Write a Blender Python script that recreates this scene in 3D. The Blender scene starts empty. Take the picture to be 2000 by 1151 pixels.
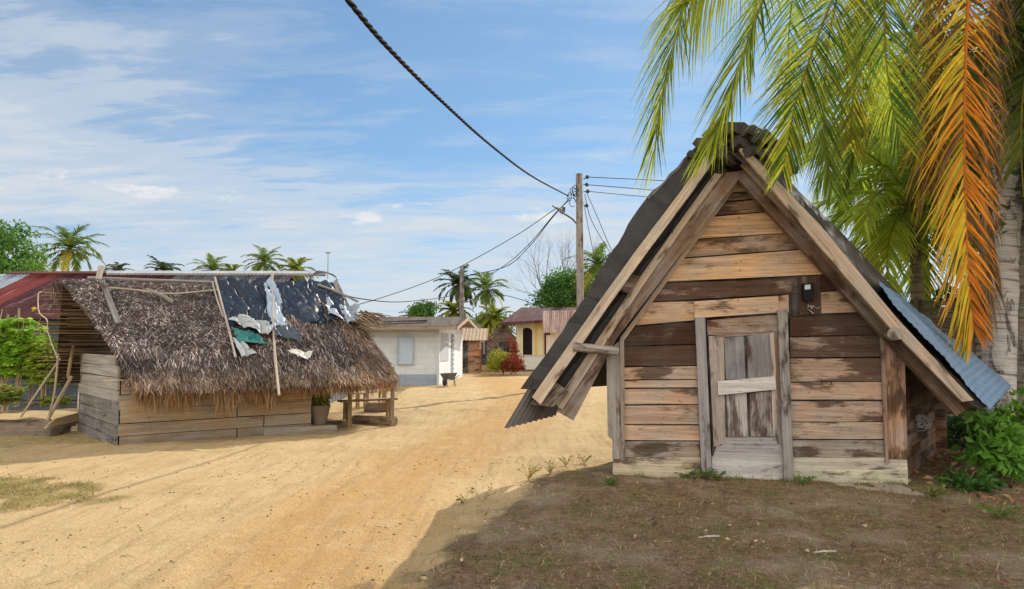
import bpy, math, random
from mathutils import Vector, Quaternion, noise
from math import sin, cos, pi, radians, tan, sqrt
random.seed(7)
R = random.Random(11)
C = bpy.context.scene.collection
sc = bpy.context.scene

# ------------------------------------------------------------------ camera
FPX = 1333.0; CX, CY = 1000.0, 575.5; EYE = 1.6
TH = math.atan(0.0724)
cam = bpy.data.cameras.new('camera'); camo = bpy.data.objects.new('camera', cam); C.objects.link(camo)
camo.location = (0, 0, EYE); camo.rotation_euler = (pi/2 + TH, 0, 0)
cam.sensor_width = 36; cam.lens = FPX/2000*36; cam.clip_end = 3000; cam.clip_start = 0.05
sc.camera = camo
# ------------------------------------------------------------------ light
SUN_AZ, SUN_EL = radians(32), radians(35)
sd = Vector((sin(SUN_AZ)*cos(SUN_EL), cos(SUN_AZ)*cos(SUN_EL), sin(SUN_EL)))
sl = bpy.data.lights.new('sun', 'SUN'); sl.energy = 4.2; sl.angle = radians(0.4); sl.color = (1, .93, .80)
so = bpy.data.objects.new('sun', sl); C.objects.link(so)
so.rotation_euler = sd.to_track_quat('Z', 'Y').to_euler()
sc.view_settings.view_transform = 'Standard'; sc.view_settings.look = 'None'
sc.view_settings.gamma = 1; sc.view_settings.exposure = 0.42
w = bpy.data.worlds.new('World'); sc.world = w; w.use_nodes = True
nt = w.node_tree; nt.nodes.clear()
def N(nt, t, **k):
    n = nt.nodes.new(t)
    for a, v in k.items(): setattr(n, a, v)
    return n
L = nt.links.new
sky = N(nt, 'ShaderNodeTexSky', sky_type='NISHITA', sun_disc=False, sun_elevation=SUN_EL, sun_rotation=SUN_AZ)
sky.air_density = 1.0; sky.dust_density = 0.2; sky.ozone_density = 2.0
bg = N(nt, 'ShaderNodeBackground'); bg.inputs[1].default_value = 0.135
tc = N(nt, 'ShaderNodeTexCoord'); sep = N(nt, 'ShaderNodeSeparateXYZ'); L(tc.outputs['Generated'], sep.inputs[0])
def M(nt, op, a, b=None, c=None, clamp=False):
    n = nt.nodes.new('ShaderNodeMath'); n.operation = op; n.use_clamp = clamp
    for i, x in enumerate((a, b, c)):
        if x is None: continue
        if isinstance(x, (int, float)): n.inputs[i].default_value = x
        else: nt.links.new(x, n.inputs[i])
    return n.outputs[0]
def RAMP(nt, x, stops, interp='LINEAR'):
    n = nt.nodes.new('ShaderNodeValToRGB'); cr = n.color_ramp; cr.interpolation = interp
    while len(cr.elements) > 1: cr.elements.remove(cr.elements[-1])
    for i, (p, c) in enumerate(stops):
        if isinstance(c, (int, float)): c = (c, c, c)
        e = cr.elements[0] if i == 0 else cr.elements.new(p)
        e.position = p; e.color = (*c, 1)
    nt.links.new(x, n.inputs[0]); return n.outputs[0]
def NOISE(nt, vec, scale, detail=4, rough=.55, dist=0):
    n = nt.nodes.new('ShaderNodeTexNoise'); n.inputs['Scale'].default_value = scale
    n.inputs['Detail'].default_value = detail; n.inputs['Roughness'].default_value = rough
    n.inputs['Distortion'].default_value = dist
    if vec is not None: nt.links.new(vec, n.inputs['Vector'])
    return n.outputs['Fac']
def MIXC(nt, f, a, b, mode='MIX'):
    n = nt.nodes.new('ShaderNodeMix'); n.data_type = 'RGBA'; n.blend_type = mode
    for i, x in ((0, f), (6, a), (7, b)):
        if isinstance(x, (int, float)): n.inputs[i].default_value = x
        elif isinstance(x, tuple): n.inputs[i].default_value = (*x, 1)
        else: nt.links.new(x, n.inputs[i])
    return n.outputs[2]
def MAPV(nt, vec, sx, sy, sz, rot=(0,0,0), loc=(0,0,0)):
    n = nt.nodes.new('ShaderNodeMapping'); n.inputs['Scale'].default_value = (sx, sy, sz)
    n.inputs['Rotation'].default_value = rot; n.inputs['Location'].default_value = loc
    nt.links.new(vec, n.inputs[0]); return n.outputs[0]
zc = M(nt, 'ADD', M(nt, 'MAXIMUM', sep.outputs[2], 0.0), 0.12)
comb = N(nt, 'ShaderNodeCombineXYZ'); L(M(nt, 'DIVIDE', sep.outputs[0], zc), comb.inputs[0]); L(M(nt, 'DIVIDE', sep.outputs[1], zc), comb.inputs[1])
cv = comb.outputs[0]
big = NOISE(nt, MAPV(nt, cv, .55, .8, 1, (0,0,.5), (3.1,1.7,0)), 1.1, 5, .55, .3)
fine = NOISE(nt, MAPV(nt, cv, .8, 2.6, 1, (0,0,.35), (1,5,0)), 2.6, 8, .62, .5)
mid = NOISE(nt, MAPV(nt, cv, .6, 1.5, 1, (0,0,.3), (7,2,0)), 1.7, 7, .6, .4)
elev = RAMP(nt, sep.outputs[2], [(0, .48), (.12, .36), (.22, .20), (.32, .06), (.42, 0), (.6, 0)])
m1 = M(nt, 'ADD', M(nt, 'ADD', M(nt, 'MULTIPLY', big, 1.0), M(nt, 'MULTIPLY', fine, .75)), M(nt, 'MULTIPLY', mid, .75))
m1 = M(nt, 'MULTIPLY', M(nt, 'ADD', m1, M(nt, 'MULTIPLY', elev, .9)), .5)
mask = RAMP(nt, m1, [(.0, .08), (.56, .10), (.66, .30), (.73, .62), (.86, .90)], 'EASE')
# puffs near horizon
puff = NOISE(nt, MAPV(nt, tc.outputs['Generated'], 1, 1, 2.6), 9, 6, .55)
pband = RAMP(nt, sep.outputs[2], [(.0, 0), (.12, .6), (.2, 1), (.27, 0)])
pm = RAMP(nt, M(nt, 'MULTIPLY', puff, pband), [(.55, 0), (.62, .9)])
tint = MIXC(nt, 1.0, sky.outputs[0], (1.0, 1.0, 1.0), 'MULTIPLY')
hsv = N(nt, 'ShaderNodeHueSaturation'); hsv.inputs['Saturation'].default_value = .90; L(sky.outputs[0], hsv.inputs['Color'])
# soft roll-off of the very bright part of the sky round the sun
den = MIXC(nt, 1.0, MIXC(nt, 1.0, hsv.outputs[0], (.085,.075,.06), 'MULTIPLY'), (1, 1, 1), 'ADD')
skc = MIXC(nt, 1.0, hsv.outputs[0], den, 'DIVIDE')
skc = MIXC(nt, 1.0, skc, (.49,.76,.93), 'MULTIPLY')
cl = MIXC(nt, mask, skc, (3.9, 4.15, 4.4))
cl = MIXC(nt, pm, cl, (4.8, 4.85, 4.9))
# unseen bright cloud bank behind the camera, added to lighten the shaded hut front
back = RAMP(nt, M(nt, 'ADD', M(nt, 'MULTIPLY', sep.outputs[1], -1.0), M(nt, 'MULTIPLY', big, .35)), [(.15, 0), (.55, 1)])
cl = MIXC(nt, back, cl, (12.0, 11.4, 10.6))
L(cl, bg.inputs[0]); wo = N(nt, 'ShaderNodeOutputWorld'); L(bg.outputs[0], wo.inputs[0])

# ------------------------------------------------------------------ pixel -> world helpers
ct, st = cos(TH), sin(TH)
def ray(px, py):
    xc = (px-CX)/FPX; yc = (CY-py)/FPX
    return Vector((xc, ct - yc*st, st + yc*ct))
def P(px, py, D):
    r = ray(px, py); return Vector((0, 0, EYE)) + r*(D/r.y)
def G(px, py, z=0.0):
    r = ray(px, py); return Vector((0, 0, EYE)) + r*((z-EYE)/r.z)
def PL(px, py, p0, n):
    r = ray(px, py); o = Vector((0, 0, EYE)); return o + r*((p0-o).dot(n)/r.dot(n))

# ------------------------------------------------------------------ mesh builder
def rc(c, v=.08, rnd=R):
    k = 1 + rnd.uniform(-v, v); return (c[0]*k, c[1]*k, c[2]*k, c[3] if len(c) > 3 else 0.0)
class MB:
    def __init__(s): s.v = []; s.f = []; s.uv = []; s.c = []
    def face(s, pts, col=(1,1,1,0), uv=None):
        b = len(s.v); s.v += [tuple(p) for p in pts]; s.f.append(tuple(range(b, b+len(pts))))
        s.uv += uv if uv else [(0, 0)]*len(pts)
        if len(col) == 3: col = (*col, 0)
        s.c += [col]*len(pts)
    def board(s, poly, thick, col=(1,1,1,0), longdir=None):
        """poly: coplanar outline, thick: vector to the back side"""
        poly = [Vector(p) for p in poly]; th = Vector(thick); n = len(poly)
        if longdir is None:
            longdir = max(((poly[(i+1)%n]-poly[i]) for i in range(n)), key=lambda e: e.length)
        l = Vector(longdir).normalized(); nn = (th-l*th.dot(l)).normalized(); a = l.cross(nn).normalized()
        ou, ov = R.uniform(0, 50), R.uniform(0, 50)
        def U(p): return (p.dot(l)+ou, p.dot(a)+p.dot(nn)+ov)
        back = [p+th for p in poly]
        s.face(poly, col, [U(p) for p in poly])
        s.face(back[::-1], col, [U(p) for p in back[::-1]])
        for i in range(n):
            q = [poly[i], back[i], back[(i+1)%n], poly[(i+1)%n]]
            s.face(q, col, [U(p) for p in q])
    def beam(s, a, b, w, h, col=(1,1,1,0), up=(0,0,1)):
        a = Vector(a); b = Vector(b); d = (b-a); up = Vector(up)
        sd_ = d.cross(up)
        if sd_.length < 1e-5: sd_ = d.cross(Vector((1, 0, 0)))
        sd_.normalize(); u2 = sd_.cross(d).normalized()
        p = [a-sd_*w/2-u2*h/2, b-sd_*w/2-u2*h/2, b-sd_*w/2+u2*h/2, a-sd_*w/2+u2*h/2]
        s.board(p, sd_*w, col, d)
    def box(s, c, dx, dy, dz, ax=(1,0,0), col=(1,1,1,0)):
        """c = centre of base; ax = direction of dx"""
        c = Vector(c); X = Vector(ax).normalized(); Y = Vector((0,0,1)).cross(X)
        p = [c-X*dx/2-Y*dy/2, c+X*dx/2-Y*dy/2, c+X*dx/2-Y*dy/2+Vector((0,0,dz)), c-X*dx/2-Y*dy/2+Vector((0,0,dz))]
        s.board(p, Y*dy, col)
    def tube(s, pts, rad, col=(1,1,1,0), n=8, caps=True, wob=0):
        pts = [Vector(p) for p in pts]; m = len(pts)
        if not isinstance(rad, (list, tuple)): rad = [rad]*m
        rings = []; ref = None; dist = 0; us = []
        for i, p in enumerate(pts):
            t = (pts[min(i+1, m-1)] - pts[max(i-1, 0)]).normalized()
            if ref is None:
                ref = t.cross(Vector((0, 0, 1)))
                if ref.length < .1: ref = t.cross(Vector((1, 0, 0)))
            ref = (ref - t*ref.dot(t)).normalized(); b = t.cross(ref)
            if i: dist += (p-pts[i-1]).length
            us.append(dist)
            base = len(s.v); rings.append(base)
            for k in range(n):
                a = 2*pi*k/n; r = rad[i]
                if wob: r *= 1 + wob*noise.noise(Vector((k*1.7, i*.6, pts[0].x)))
                q = p + (ref*cos(a)+b*sin(a))*r; s.v.append(tuple(q))
        if len(col) == 3: col = (*col, 0)
        for i in range(m-1):
            for k in range(n):
                k2 = (k+1) % n
                s.f.append((rings[i]+k, rings[i]+k2, rings[i+1]+k2, rings[i+1]+k))
                c = 2*pi*rad[i]/n
                s.uv += [(us[i], k*c), (us[i], (k+1)*c), (us[i+1], (k+1)*c), (us[i+1], k*c)]; s.c += [col]*4
        if caps:
            for rg, rev in ((rings[0], True), (rings[-1], False)):
                f = [rg+k for k in range(n)]
                s.f.append(tuple(f[::-1] if rev else f)); s.uv += [(.1*cos(k), .1*sin(k)) for k in range(n)]; s.c += [col]*n
    def patch(s, p00, p10, p11, p01, nx, ny, disp=None, col=(1,1,1,0), keep=None):
        p00, p10, p11, p01 = map(Vector, (p00, p10, p11, p01)); b = len(s.v)
        nrm = (p10-p00).cross(p01-p00).normalized(); lx = (p10-p00).length; ly = (p01-p00).length
        for j in range(ny+1):
            for i in range(nx+1):
                u, v = i/nx, j/ny
                p = (p00*(1-u)+p10*u)*(1-v)+(p01*(1-u)+p11*u)*v
                if disp:
                    dd_ = disp(u, v, p); p = p + (nrm*dd_ if not isinstance(dd_, tuple) else nrm*dd_[0]+(p10-p00).normalized()*dd_[1]+(p01-p00).normalized()*dd_[2])
                s.v.append(tuple(p))
        if len(col) == 3: col = (*col, 0)
        for j in range(ny):
            for i in range(nx):
                if keep and not keep((i+.5)/nx, (j+.5)/ny): continue
                q = (b+j*(nx+1)+i, b+j*(nx+1)+i+1, b+(j+1)*(nx+1)+i+1, b+(j+1)*(nx+1)+i)
                s.f.append(q)
                s.uv += [(i/nx*lx, j/ny*ly), ((i+1)/nx*lx, j/ny*ly), ((i+1)/nx*lx, (j+1)/ny*ly), (i/nx*lx, (j+1)/ny*ly)]
                s.c += [col]*4
    def blade(s, p, d, wv, col, segs=2, droop=0.0, tip=.12):
        """thin strip from p along d (vector of full length), wv = half width vector, bending by gravity"""
        p = Vector(p); d = Vector(d); L_ = d.length; st_ = L_/segs; d = d.normalized(); b = len(s.v)
        if len(col) == 3: col = (*col, 0)
        for i in range(segs+1):
            f = (1 - (i/segs)**1.6*(1-tip)) if i else .7
            s.v.append(tuple(p-wv*f)); s.v.append(tuple(p+wv*f))
            d = (d + Vector((0, 0, -droop))).normalized(); p = p + d*st_
        for i in range(segs):
            s.f.append((b+2*i, b+2*i+1, b+2*i+3, b+2*i+2)); s.uv += [(0, i/segs), (1, i/segs), (1, (i+1)/segs), (0, (i+1)/segs)]; s.c += [col]*4
    def build(s, name, mat, parent=None, smooth=False, **tags):
        if not s.v: return None
        if parent is None:
            xs = [v[0] for v in s.v]; ys = [v[1] for v in s.v]; zs = [v[2] for v in s.v]
            o = Vector(((min(xs)+max(xs))/2, (min(ys)+max(ys))/2, min(zs)))
        else:
            r = parent
            while r.parent: r = r.parent
            o = Vector(r.location)
        me = bpy.data.meshes.new(name)
        me.from_pydata([(v[0]-o.x, v[1]-o.y, v[2]-o.z) for v in s.v], [], s.f)
        uv = me.uv_layers.new(name='UVMap'); uv.data.foreach_set('uv', [x for t in s.uv for x in t])
        ca = me.color_attributes.new(name='Col', type='FLOAT_COLOR', domain='CORNER')
        ca.data.foreach_set('color', [x for t in s.c for x in t])
        if smooth: me.polygons.foreach_set('use_smooth', [True]*len(me.polygons))
        me.materials.append(mat); me.update()
        ob = bpy.data.objects.new(name, me); C.objects.link(ob)
        if parent: ob.parent = parent
        else: ob.location = o
        for k, v in tags.items(): ob[k] = v
        return ob
def thing(name, label, cat, loc, group=None):
    o = bpy.data.objects.new(name, None); C.objects.link(o); o.location = loc; o.empty_display_size = .2
    o['label'] = label; o['category'] = cat
    if group: o['group'] = group
    return o
def copy_tree(root, loc, rz, scale, label, group=None):
    r = root.copy(); C.objects.link(r); r.location = loc; r.rotation_euler = (0, 0, rz); r.scale = (scale,)*3; r['label'] = label
    if group: r['group'] = group
    for ch in root.children:
        c = ch.copy(); C.objects.link(c); c.parent = r
        for g in ch.children:
            d = g.copy(); C.objects.link(d); d.parent = c
    return r
def spline(pts, n):
    pts = [Vector(p) for p in pts]; q = [pts[0]*2-pts[1]] + pts + [pts[-1]*2-pts[-2]]; out = []
    m = len(pts)-1
    for i in range(n+1):
        t = i/n*m; k = min(int(t), m-1); t -= k
        a, b, c, d = q[k:k+4]
        out.append(.5*((2*b)+(c-a)*t+(2*a-5*b+4*c-d)*t*t+(3*b-a-3*c+d)*t**3))
    return out

# ------------------------------------------------------------------ materials
def newmat(name):
    m = bpy.data.materials.new(name); m.use_nodes = True; nt = m.node_tree; nt.nodes.clear()
    o = nt.nodes.new('ShaderNodeOutputMaterial'); p = nt.nodes.new('ShaderNodeBsdfPrincipled')
    nt.links.new(p.outputs[0], o.inputs[0]); return m, nt, p, o
def BUMP(nt, p, h, strength=.4, dist=.01):
    b = nt.nodes.new('ShaderNodeBump'); b.inputs['Strength'].default_value = strength; b.inputs['Distance'].default_value = dist
    nt.links.new(h, b.inputs['Height']); nt.links.new(b.outputs[0], p.inputs['Normal'])
def ATTR(nt):
    a = nt.nodes.new('ShaderNodeAttribute'); a.attribute_name = 'Col'; return a
def wood_mat(name, grain=.45, stain=(.036,.016,.008), peel=0.0, rough=.85):
    m, nt, p, o = newmat(name); a = ATTR(nt)
    uv = nt.nodes.new('ShaderNodeUVMap').outputs[0]
    g1 = NOISE(nt, MAPV(nt, uv, 1.6, 55, 1), 1.0, 5, .65, .15)
    g2 = NOISE(nt, MAPV(nt, uv, 5, 190, 1), 1.0, 3, .6)
    crack = RAMP(nt, NOISE(nt, MAPV(nt, uv, .9, 38, 1, (0,0,0), (9,4,0)), 1.0, 6, .7, .12), [(.30, 0), (.38, 1)])
    geo = nt.nodes.new('ShaderNodeNewGeometry').outputs['Position']
    blot = M(nt, 'ADD', M(nt, 'MULTIPLY', NOISE(nt, MAPV(nt, uv, 1.5, 4.0, 1, (0,0,0), (3,8,0)), 1.0, 4, .6, .1), .78), M(nt, 'MULTIPLY', NOISE(nt, MAPV(nt, uv, 6, 60, 1), 1.0, 4, .7), .22))
    weather = NOISE(nt, geo, 2.4, 5, .6)
    gf = M(nt, 'ADD', M(nt, 'MULTIPLY', g1, .65), M(nt, 'MULTIPLY', g2, .35))
    val = RAMP(nt, gf, [(.25, 1-grain), (.5, 1.0), (.75, 1+grain*.55)])
    c = MIXC(nt, 1.0, a.outputs['Color'], val, 'MULTIPLY')
    c = MIXC(nt, M(nt, 'MULTIPLY', RAMP(nt, weather, [(.42, 0), (.68, 1)]), .55), c, MIXC(nt, 1.0, (.30,.29,.27), val, 'MULTIPLY'))
    # stain by alpha: threshold goes down as alpha grows
    sm = M(nt, 'SUBTRACT', M(nt, 'ADD', blot, M(nt, 'MULTIPLY', a.outputs['Alpha'], .45)), .66)
    sm = RAMP(nt, M(nt, 'MULTIPLY', sm, 14.0), [(0, 0), (1, 1)])
    c = MIXC(nt, M(nt, 'MULTIPLY', sm, .80), c, MIXC(nt, 1.0, tuple(x*1.2 for x in stain), val, 'MULTIPLY'))
    c = MIXC(nt, crack, MIXC(nt, 1.0, c, (.34,.30,.27), 'MULTIPLY'), c)
    knot = RAMP(nt, NOISE(nt, MAPV(nt, uv, 7, 16, 1, (0,0,0), (2,2,0)), 1.0, 2, .5), [(.70, 1), (.76, .45)])
    c = MIXC(nt, 1.0, c, knot, 'MULTIPLY')
    streak = RAMP(nt, NOISE(nt, MAPV(nt, uv, .7, 14, 1, (0,0,0), (5,1,0)), 1.0, 4, .6), [(.35, .72), (.6, 1.06)])
    c = MIXC(nt, 1.0, c, streak, 'MULTIPLY')
    fl = RAMP(nt, NOISE(nt, MAPV(nt, uv, 9, 70, 1, (0,0,0), (1,9,0)), 1.0, 3, .7), [(.60, 0), (.68, .55)])
    c = MIXC(nt, fl, c, MIXC(nt, 1.0, c, (.30,.24,.20), 'MULTIPLY'))
    nt.links.new(c, p.inputs['Base Color']); p.inputs['Roughness'].default_value = rough
    p.inputs['Specular IOR Level'].default_value = .2
    BUMP(nt, p, M(nt, 'ADD', M(nt, 'MULTIPLY', gf, .6), M(nt, 'MULTIPLY', crack, .6)), .7, .008)
    return m
WOOD = wood_mat('weathered_wood', grain=.62)
WOOD2 = wood_mat('grey_wood', grain=.6)
def col_mat(name, rough=.8, nz=.25, scale=30, bump=.3, spec=.3, metal=0, transl=0):
    m, nt, p, o = newmat(name); a = ATTR(nt)
    geo = nt.nodes.new('ShaderNodeNewGeometry').outputs['Position']
    n = NOISE(nt, geo, scale, 5, .6); n2 = NOISE(nt, geo, scale*.12, 4, .6)
    v = RAMP(nt, M(nt, 'ADD', M(nt, 'MULTIPLY', n, .5), M(nt, 'MULTIPLY', n2, .5)), [(.3, 1-nz), (.7, 1+nz)])
    c = MIXC(nt, 1.0, a.outputs['Color'], v, 'MULTIPLY')
    nt.links.new(c, p.inputs['Base Color']); p.inputs['Roughness'].default_value = rough
    p.inputs['Specular IOR Level'].default_value = spec; p.inputs['Metallic'].default_value = metal
    if bump: BUMP(nt, p, n, bump, .01)
    if transl:
        t = nt.nodes.new('ShaderNodeBsdfTranslucent'); nt.links.new(c, t.inputs[0])
        mx = nt.nodes.new('ShaderNodeMixShader'); mx.inputs[0].default_value = transl
        nt.links.new(p.outputs[0], mx.inputs[1]); nt.links.new(t.outputs[0], mx.inputs[2]); nt.links.new(mx.outputs[0], o.inputs[0])
    return m
PAINT = col_mat('painted_wall', .75, .14, 14, .2)
THATCH = col_mat('dry_thatch', .8, .3, 22, 0, .25, 0, .12)
STRAW = col_mat('straw_fringe', .75, .25, 22, 0, .25, 0, .35)
LEAF = col_mat('leaf', .5, .3, 6, 0, .3, 0, .45)
FROND = col_mat('palm_leaflet', .55, .3, 3, 0, .2, 0, .6)
DRYLEAF = col_mat('dry_palm_leaflet', .6, .3, 4, 0, .3, 0, .5)
BARK = col_mat('bark', .9, .45, 16, .8, .2)
TAR = col_mat('tarred_roofing', .6, .5, 18, .8, .4)
METAL = col_mat('painted_metal', .5, .3, 12, .15, .5, .3)
RUBBER = col_mat('cable_rubber', .85, .2, 30, 0, .05)
STONE = col_mat('concrete', .9, .25, 25, .5, .2)
CLOTHM = col_mat('coarse_cloth', .8, .25, 25, .4, .2)
def plastic_mat(name):
    m, nt, p, o = newmat(name); a = ATTR(nt)
    geo = nt.nodes.new('ShaderNodeNewGeometry').outputs['Position']
    n = NOISE(nt, MAPV(nt, geo, 1, 1, 2.2, (.3,.5,.4)), 3.2, 6, .6, 1.2)
    dust = RAMP(nt, NOISE(nt, geo, 5, 5, .6), [(.55, 0), (.85, .12)])
    c = MIXC(nt, dust, a.outputs['Color'], (.32,.30,.28))
    nt.links.new(c, p.inputs['Base Color']); p.inputs['Roughness'].default_value = .4; p.inputs['Specular IOR Level'].default_value = .22
    BUMP(nt, p, n, .3, .04); return m
PLASTIC = plastic_mat('crumpled_plastic')
def rust_mat():
    m, nt, p, o = newmat('rusted_sheet'); a = ATTR(nt)
    uv = nt.nodes.new('ShaderNodeUVMap').outputs[0]
    s = NOISE(nt, MAPV(nt, uv, 3.5, .45, 1), 1.0, 7, .65, .4); b = NOISE(nt, MAPV(nt, uv, 1, 1, 1), 9, 6, .7)
    c = MIXC(nt, RAMP(nt, s, [(.42, 0), (.6, .8)]), a.outputs['Color'], MIXC(nt, 1.0, a.outputs['Color'], (.45,.33,.33), 'MULTIPLY'))
    c = MIXC(nt, M(nt, 'MULTIPLY', RAMP(nt, NOISE(nt, MAPV(nt, uv, 5, .3, 1, (0,0,0), (7,7,0)), 1.0, 6, .7), [(.60, 0), (.68, 1)]), .55), c, (.5,.36,.33))
    c = MIXC(nt, RAMP(nt, b, [(.55, 0), (.72, .7)]), c, (.16,.06,.035))
    nt.links.new(c, p.inputs['Base Color']); p.inputs['Roughness'].default_value = .8; p.inputs['Metallic'].default_value = .0; p.inputs['Specular IOR Level'].default_value = .15
    BUMP(nt, p, b, .2, .01); return m
RUST = rust_mat()
def trunk_mat():
    m, nt, p, o = newmat('palm_trunk_bark'); a = ATTR(nt)
    uv = nt.nodes.new('ShaderNodeUVMap').outputs[0]
    ring = NOISE(nt, MAPV(nt, uv, 22, 1.4, 1), 1.0, 4, .6, .5); pat = NOISE(nt, MAPV(nt, uv, 1.6, 3.5, 1), 1.0, 6, .7, .6)
    v = RAMP(nt, ring, [(.36, .35), (.46, .95), (.7, 1.25)])
    c = MIXC(nt, 1.0, a.outputs['Color'], v, 'MULTIPLY')
    c = MIXC(nt, RAMP(nt, pat, [(.54, 0), (.60, .9)]), c, MIXC(nt, 1.0, (.07,.055,.05), v, 'MULTIPLY'))
    nt.links.new(c, p.inputs['Base Color']); p.inputs['Roughness'].default_value = .9
    BUMP(nt, p, M(nt, 'ADD', ring, pat), .9, .03); return m
TRUNK = trunk_mat()

# ------------------------------------------------------------------ ground
TRACK = [G(560,1190), G(640,1060), G(760,960), G(880,880), G(1000,815), G(1020,770), G(960,735), G(930,712)]
def sstep(a, b, x):
    t = max(0, min(1, (x-a)/(b-a))); return t*t*(3-2*t)
def dtrack(x, y):
    best = 99
    for a, b in zip(TRACK, TRACK[1:]):
        dx, dy = b.x-a.x, b.y-a.y; t = max(0, min(1, ((x-a.x)*dx+(y-a.y)*dy)/(dx*dx+dy*dy+1e-9)))
        best = min(best, math.hypot(x-a.x-t*dx, y-a.y-t*dy))
    return best
def dirtmask(x, y):
    # brown turf patch in front of the A-frame hut; edge in ground coordinates
    e = (x - (-1.0 + .34*max(0, y-4.6))) + .35*noise.noise(Vector((x*1.3, y*1.3, 3))) + .18*noise.noise(Vector((x*4, y*4, 1)))
    d = sstep(-.1, .55, e)
    if y > 7.6: d *= 1 - sstep(7.6, 9.6, y) * (1 - sstep(3.5, 5.5, x))
    return d
def tz(x, y):
    if y > 60 or abs(x) > 40: return 0
    z = .035*noise.noise(Vector((x*.6, y*.6, 0))) + .022*noise.noise(Vector((x*2.5, y*2.5, 4)))
    if y < 22: z += .017*noise.noise(Vector((x*6, y*6, 9)))*max(0, .6+noise.noise(Vector((x*.9, y*.9, 12)))*1.5)
    if y < 24 and abs(x) < 9:
        d = dtrack(x, y) + .12*noise.noise(Vector((x*.7, y*.7, 20)))
        z += -.026*math.exp(-((d-.72)/.13)**2)+.016*math.exp(-((d-.98)/.10)**2)+.010*math.exp(-((d-.45)/.12)**2)
    z += .05*dirtmask(x, y) if y < 12 else 0
    return z
def axis(segs):
    out = []
    for a, b, s in segs:
        n = max(1, int(round((b-a)/s)))
        out += [a+(b-a)*i/n for i in range(n)]
    return out + [segs[-1][1]]
xs = axis([(-900,-200,100), (-200,-40,20), (-40,-12,1), (-12,-7.5,.2), (-7.5,6.5,.085), (6.5,12,.25), (12,40,1), (40,200,20), (200,900,100)])
ys = axis([(-60,-5,5), (-5,2.5,.5), (2.5,12.5,.085), (12.5,20,.18), (20,60,1), (60,200,10), (200,1500,100)])
gv = []; gm = []
for y in ys:
    for x in xs:
        near = (-13 < x < 13 and 2 < y < 62)
        gv.append((x, y, tz(x, y) if near or (abs(x) < 40 and y > 0) else 0))
        if near:
            tr = 1 - sstep(.25, 1.15+.02*y, dtrack(x, y) + .5*noise.noise(Vector((x*.8, y*.8, 6))))
            dm = dirtmask(x, y) if y < 13 else 0
            if x > 4.7: dm = max(dm, sstep(4.7, 5.4, x)) if y < 20 else dm
            lp = sstep(.2, -.45, math.hypot((x+6.3)/1.9, (y-7.3)/1.1)-1 + .8*noise.noise(Vector((x*2, y*2, 2))))
            lb = 1-sstep(0, .8, abs(x+8.3)/2.4 + abs(y-12.1)/1.3 - 1 + .5*noise.noise(Vector((x, y, 8))))
            hb = sstep(.2, .9, .5+.8*noise.noise(Vector((x*.9+5, y*.9, 2)))) 
            gm.append((tr, dm, max(lp, lb*.6), hb))
        else: gm.append((0, 0, 0, .3))
nx = len(xs)
gf = [(j*nx+i, j*nx+i+1, (j+1)*nx+i+1, (j+1)*nx+i) for j in range(len(ys)-1) for i in range(nx-1)]
me = bpy.data.meshes.new('ground'); me.from_pydata(gv, [], gf)
ca = me.color_attributes.new(name='Col', type='FLOAT_COLOR', domain='POINT'); ca.data.foreach_set('color', [c for t in gm for c in t])
me.polygons.foreach_set('use_smooth', [True]*len(me.polygons))
m, nt, p, o = newmat('sandy_ground'); a = ATTR(nt)
geo = nt.nodes.new('ShaderNodeNewGeometry').outputs['Position']
sp = nt.nodes.new('ShaderNodeSeparateColor'); nt.links.new(a.outputs['Color'], sp.inputs[0])
n1 = NOISE(nt, geo, 1.1, 6, .6); n2 = NOISE(nt, geo, 9, 6, .7); n3 = NOISE(nt, geo, 60, 4, .7); n4 = NOISE(nt, geo, 3.2, 5, .65, .6)
stre = NOISE(nt, MAPV(nt, geo, 3.0, .8, 1, (0,0,-.35)), 1.6, 6, .65, .5)
sand = MIXC(nt, RAMP(nt, n1, [(.35, 0), (.65, 1)]), (.56,.405,.215), (.48,.34,.17))
sand = MIXC(nt, M(nt, 'MULTIPLY', sp.outputs[0], RAMP(nt, stre, [(.3, .45), (.6, 1)])), sand, (.47,.285,.115))
sand = MIXC(nt, RAMP(nt, n2, [(.52, 0), (.75, .35)]), sand, (.40,.28,.15))
sand = MIXC(nt, M(nt, 'MULTIPLY', RAMP(nt, n4, [(.55, 0), (.7, 1)]), .3), sand, (.66,.54,.38))
turf = MIXC(nt, RAMP(nt, n2, [(.38, 0), (.6, 1)]), (.13,.08,.045), (.25,.165,.095))
turf = MIXC(nt, RAMP(nt, n4, [(.5, 0), (.68, .75)]), turf, (.13,.155,.045))
n5 = NOISE(nt, MAPV(nt, geo, 1, 1.6, 1), 26, 5, .75)
turf = MIXC(nt, RAMP(nt, n5, [(.5, 0), (.62, .6)]), turf, (.36,.26,.15))
turf = MIXC(nt, RAMP(nt, NOISE(nt, MAPV(nt, geo, 1, 1.5, 1, (0,0,0), (4,4,0)), 15, 5, .75), [(.54, 0), (.64, .7)]), turf, (.07,.045,.03))
turf = MIXC(nt, RAMP(nt, n1, [(.50, 0), (.64, .7)]), turf, (.36,.29,.21))
tm = RAMP(nt, M(nt, 'ADD', sp.outputs[1], M(nt, 'MULTIPLY', M(nt, 'SUBTRACT', n2, .5), .9)), [(.30, 0), (.62, 1)])
rutn = NOISE(nt, MAPV(nt, geo, 5.5, .45, 1, (0,0,-.30)), 1.6, 5, .6, .2)
sand = MIXC(nt, RAMP(nt, rutn, [(.52, 0), (.62, .42)]), sand, (.36,.24,.12))
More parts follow.
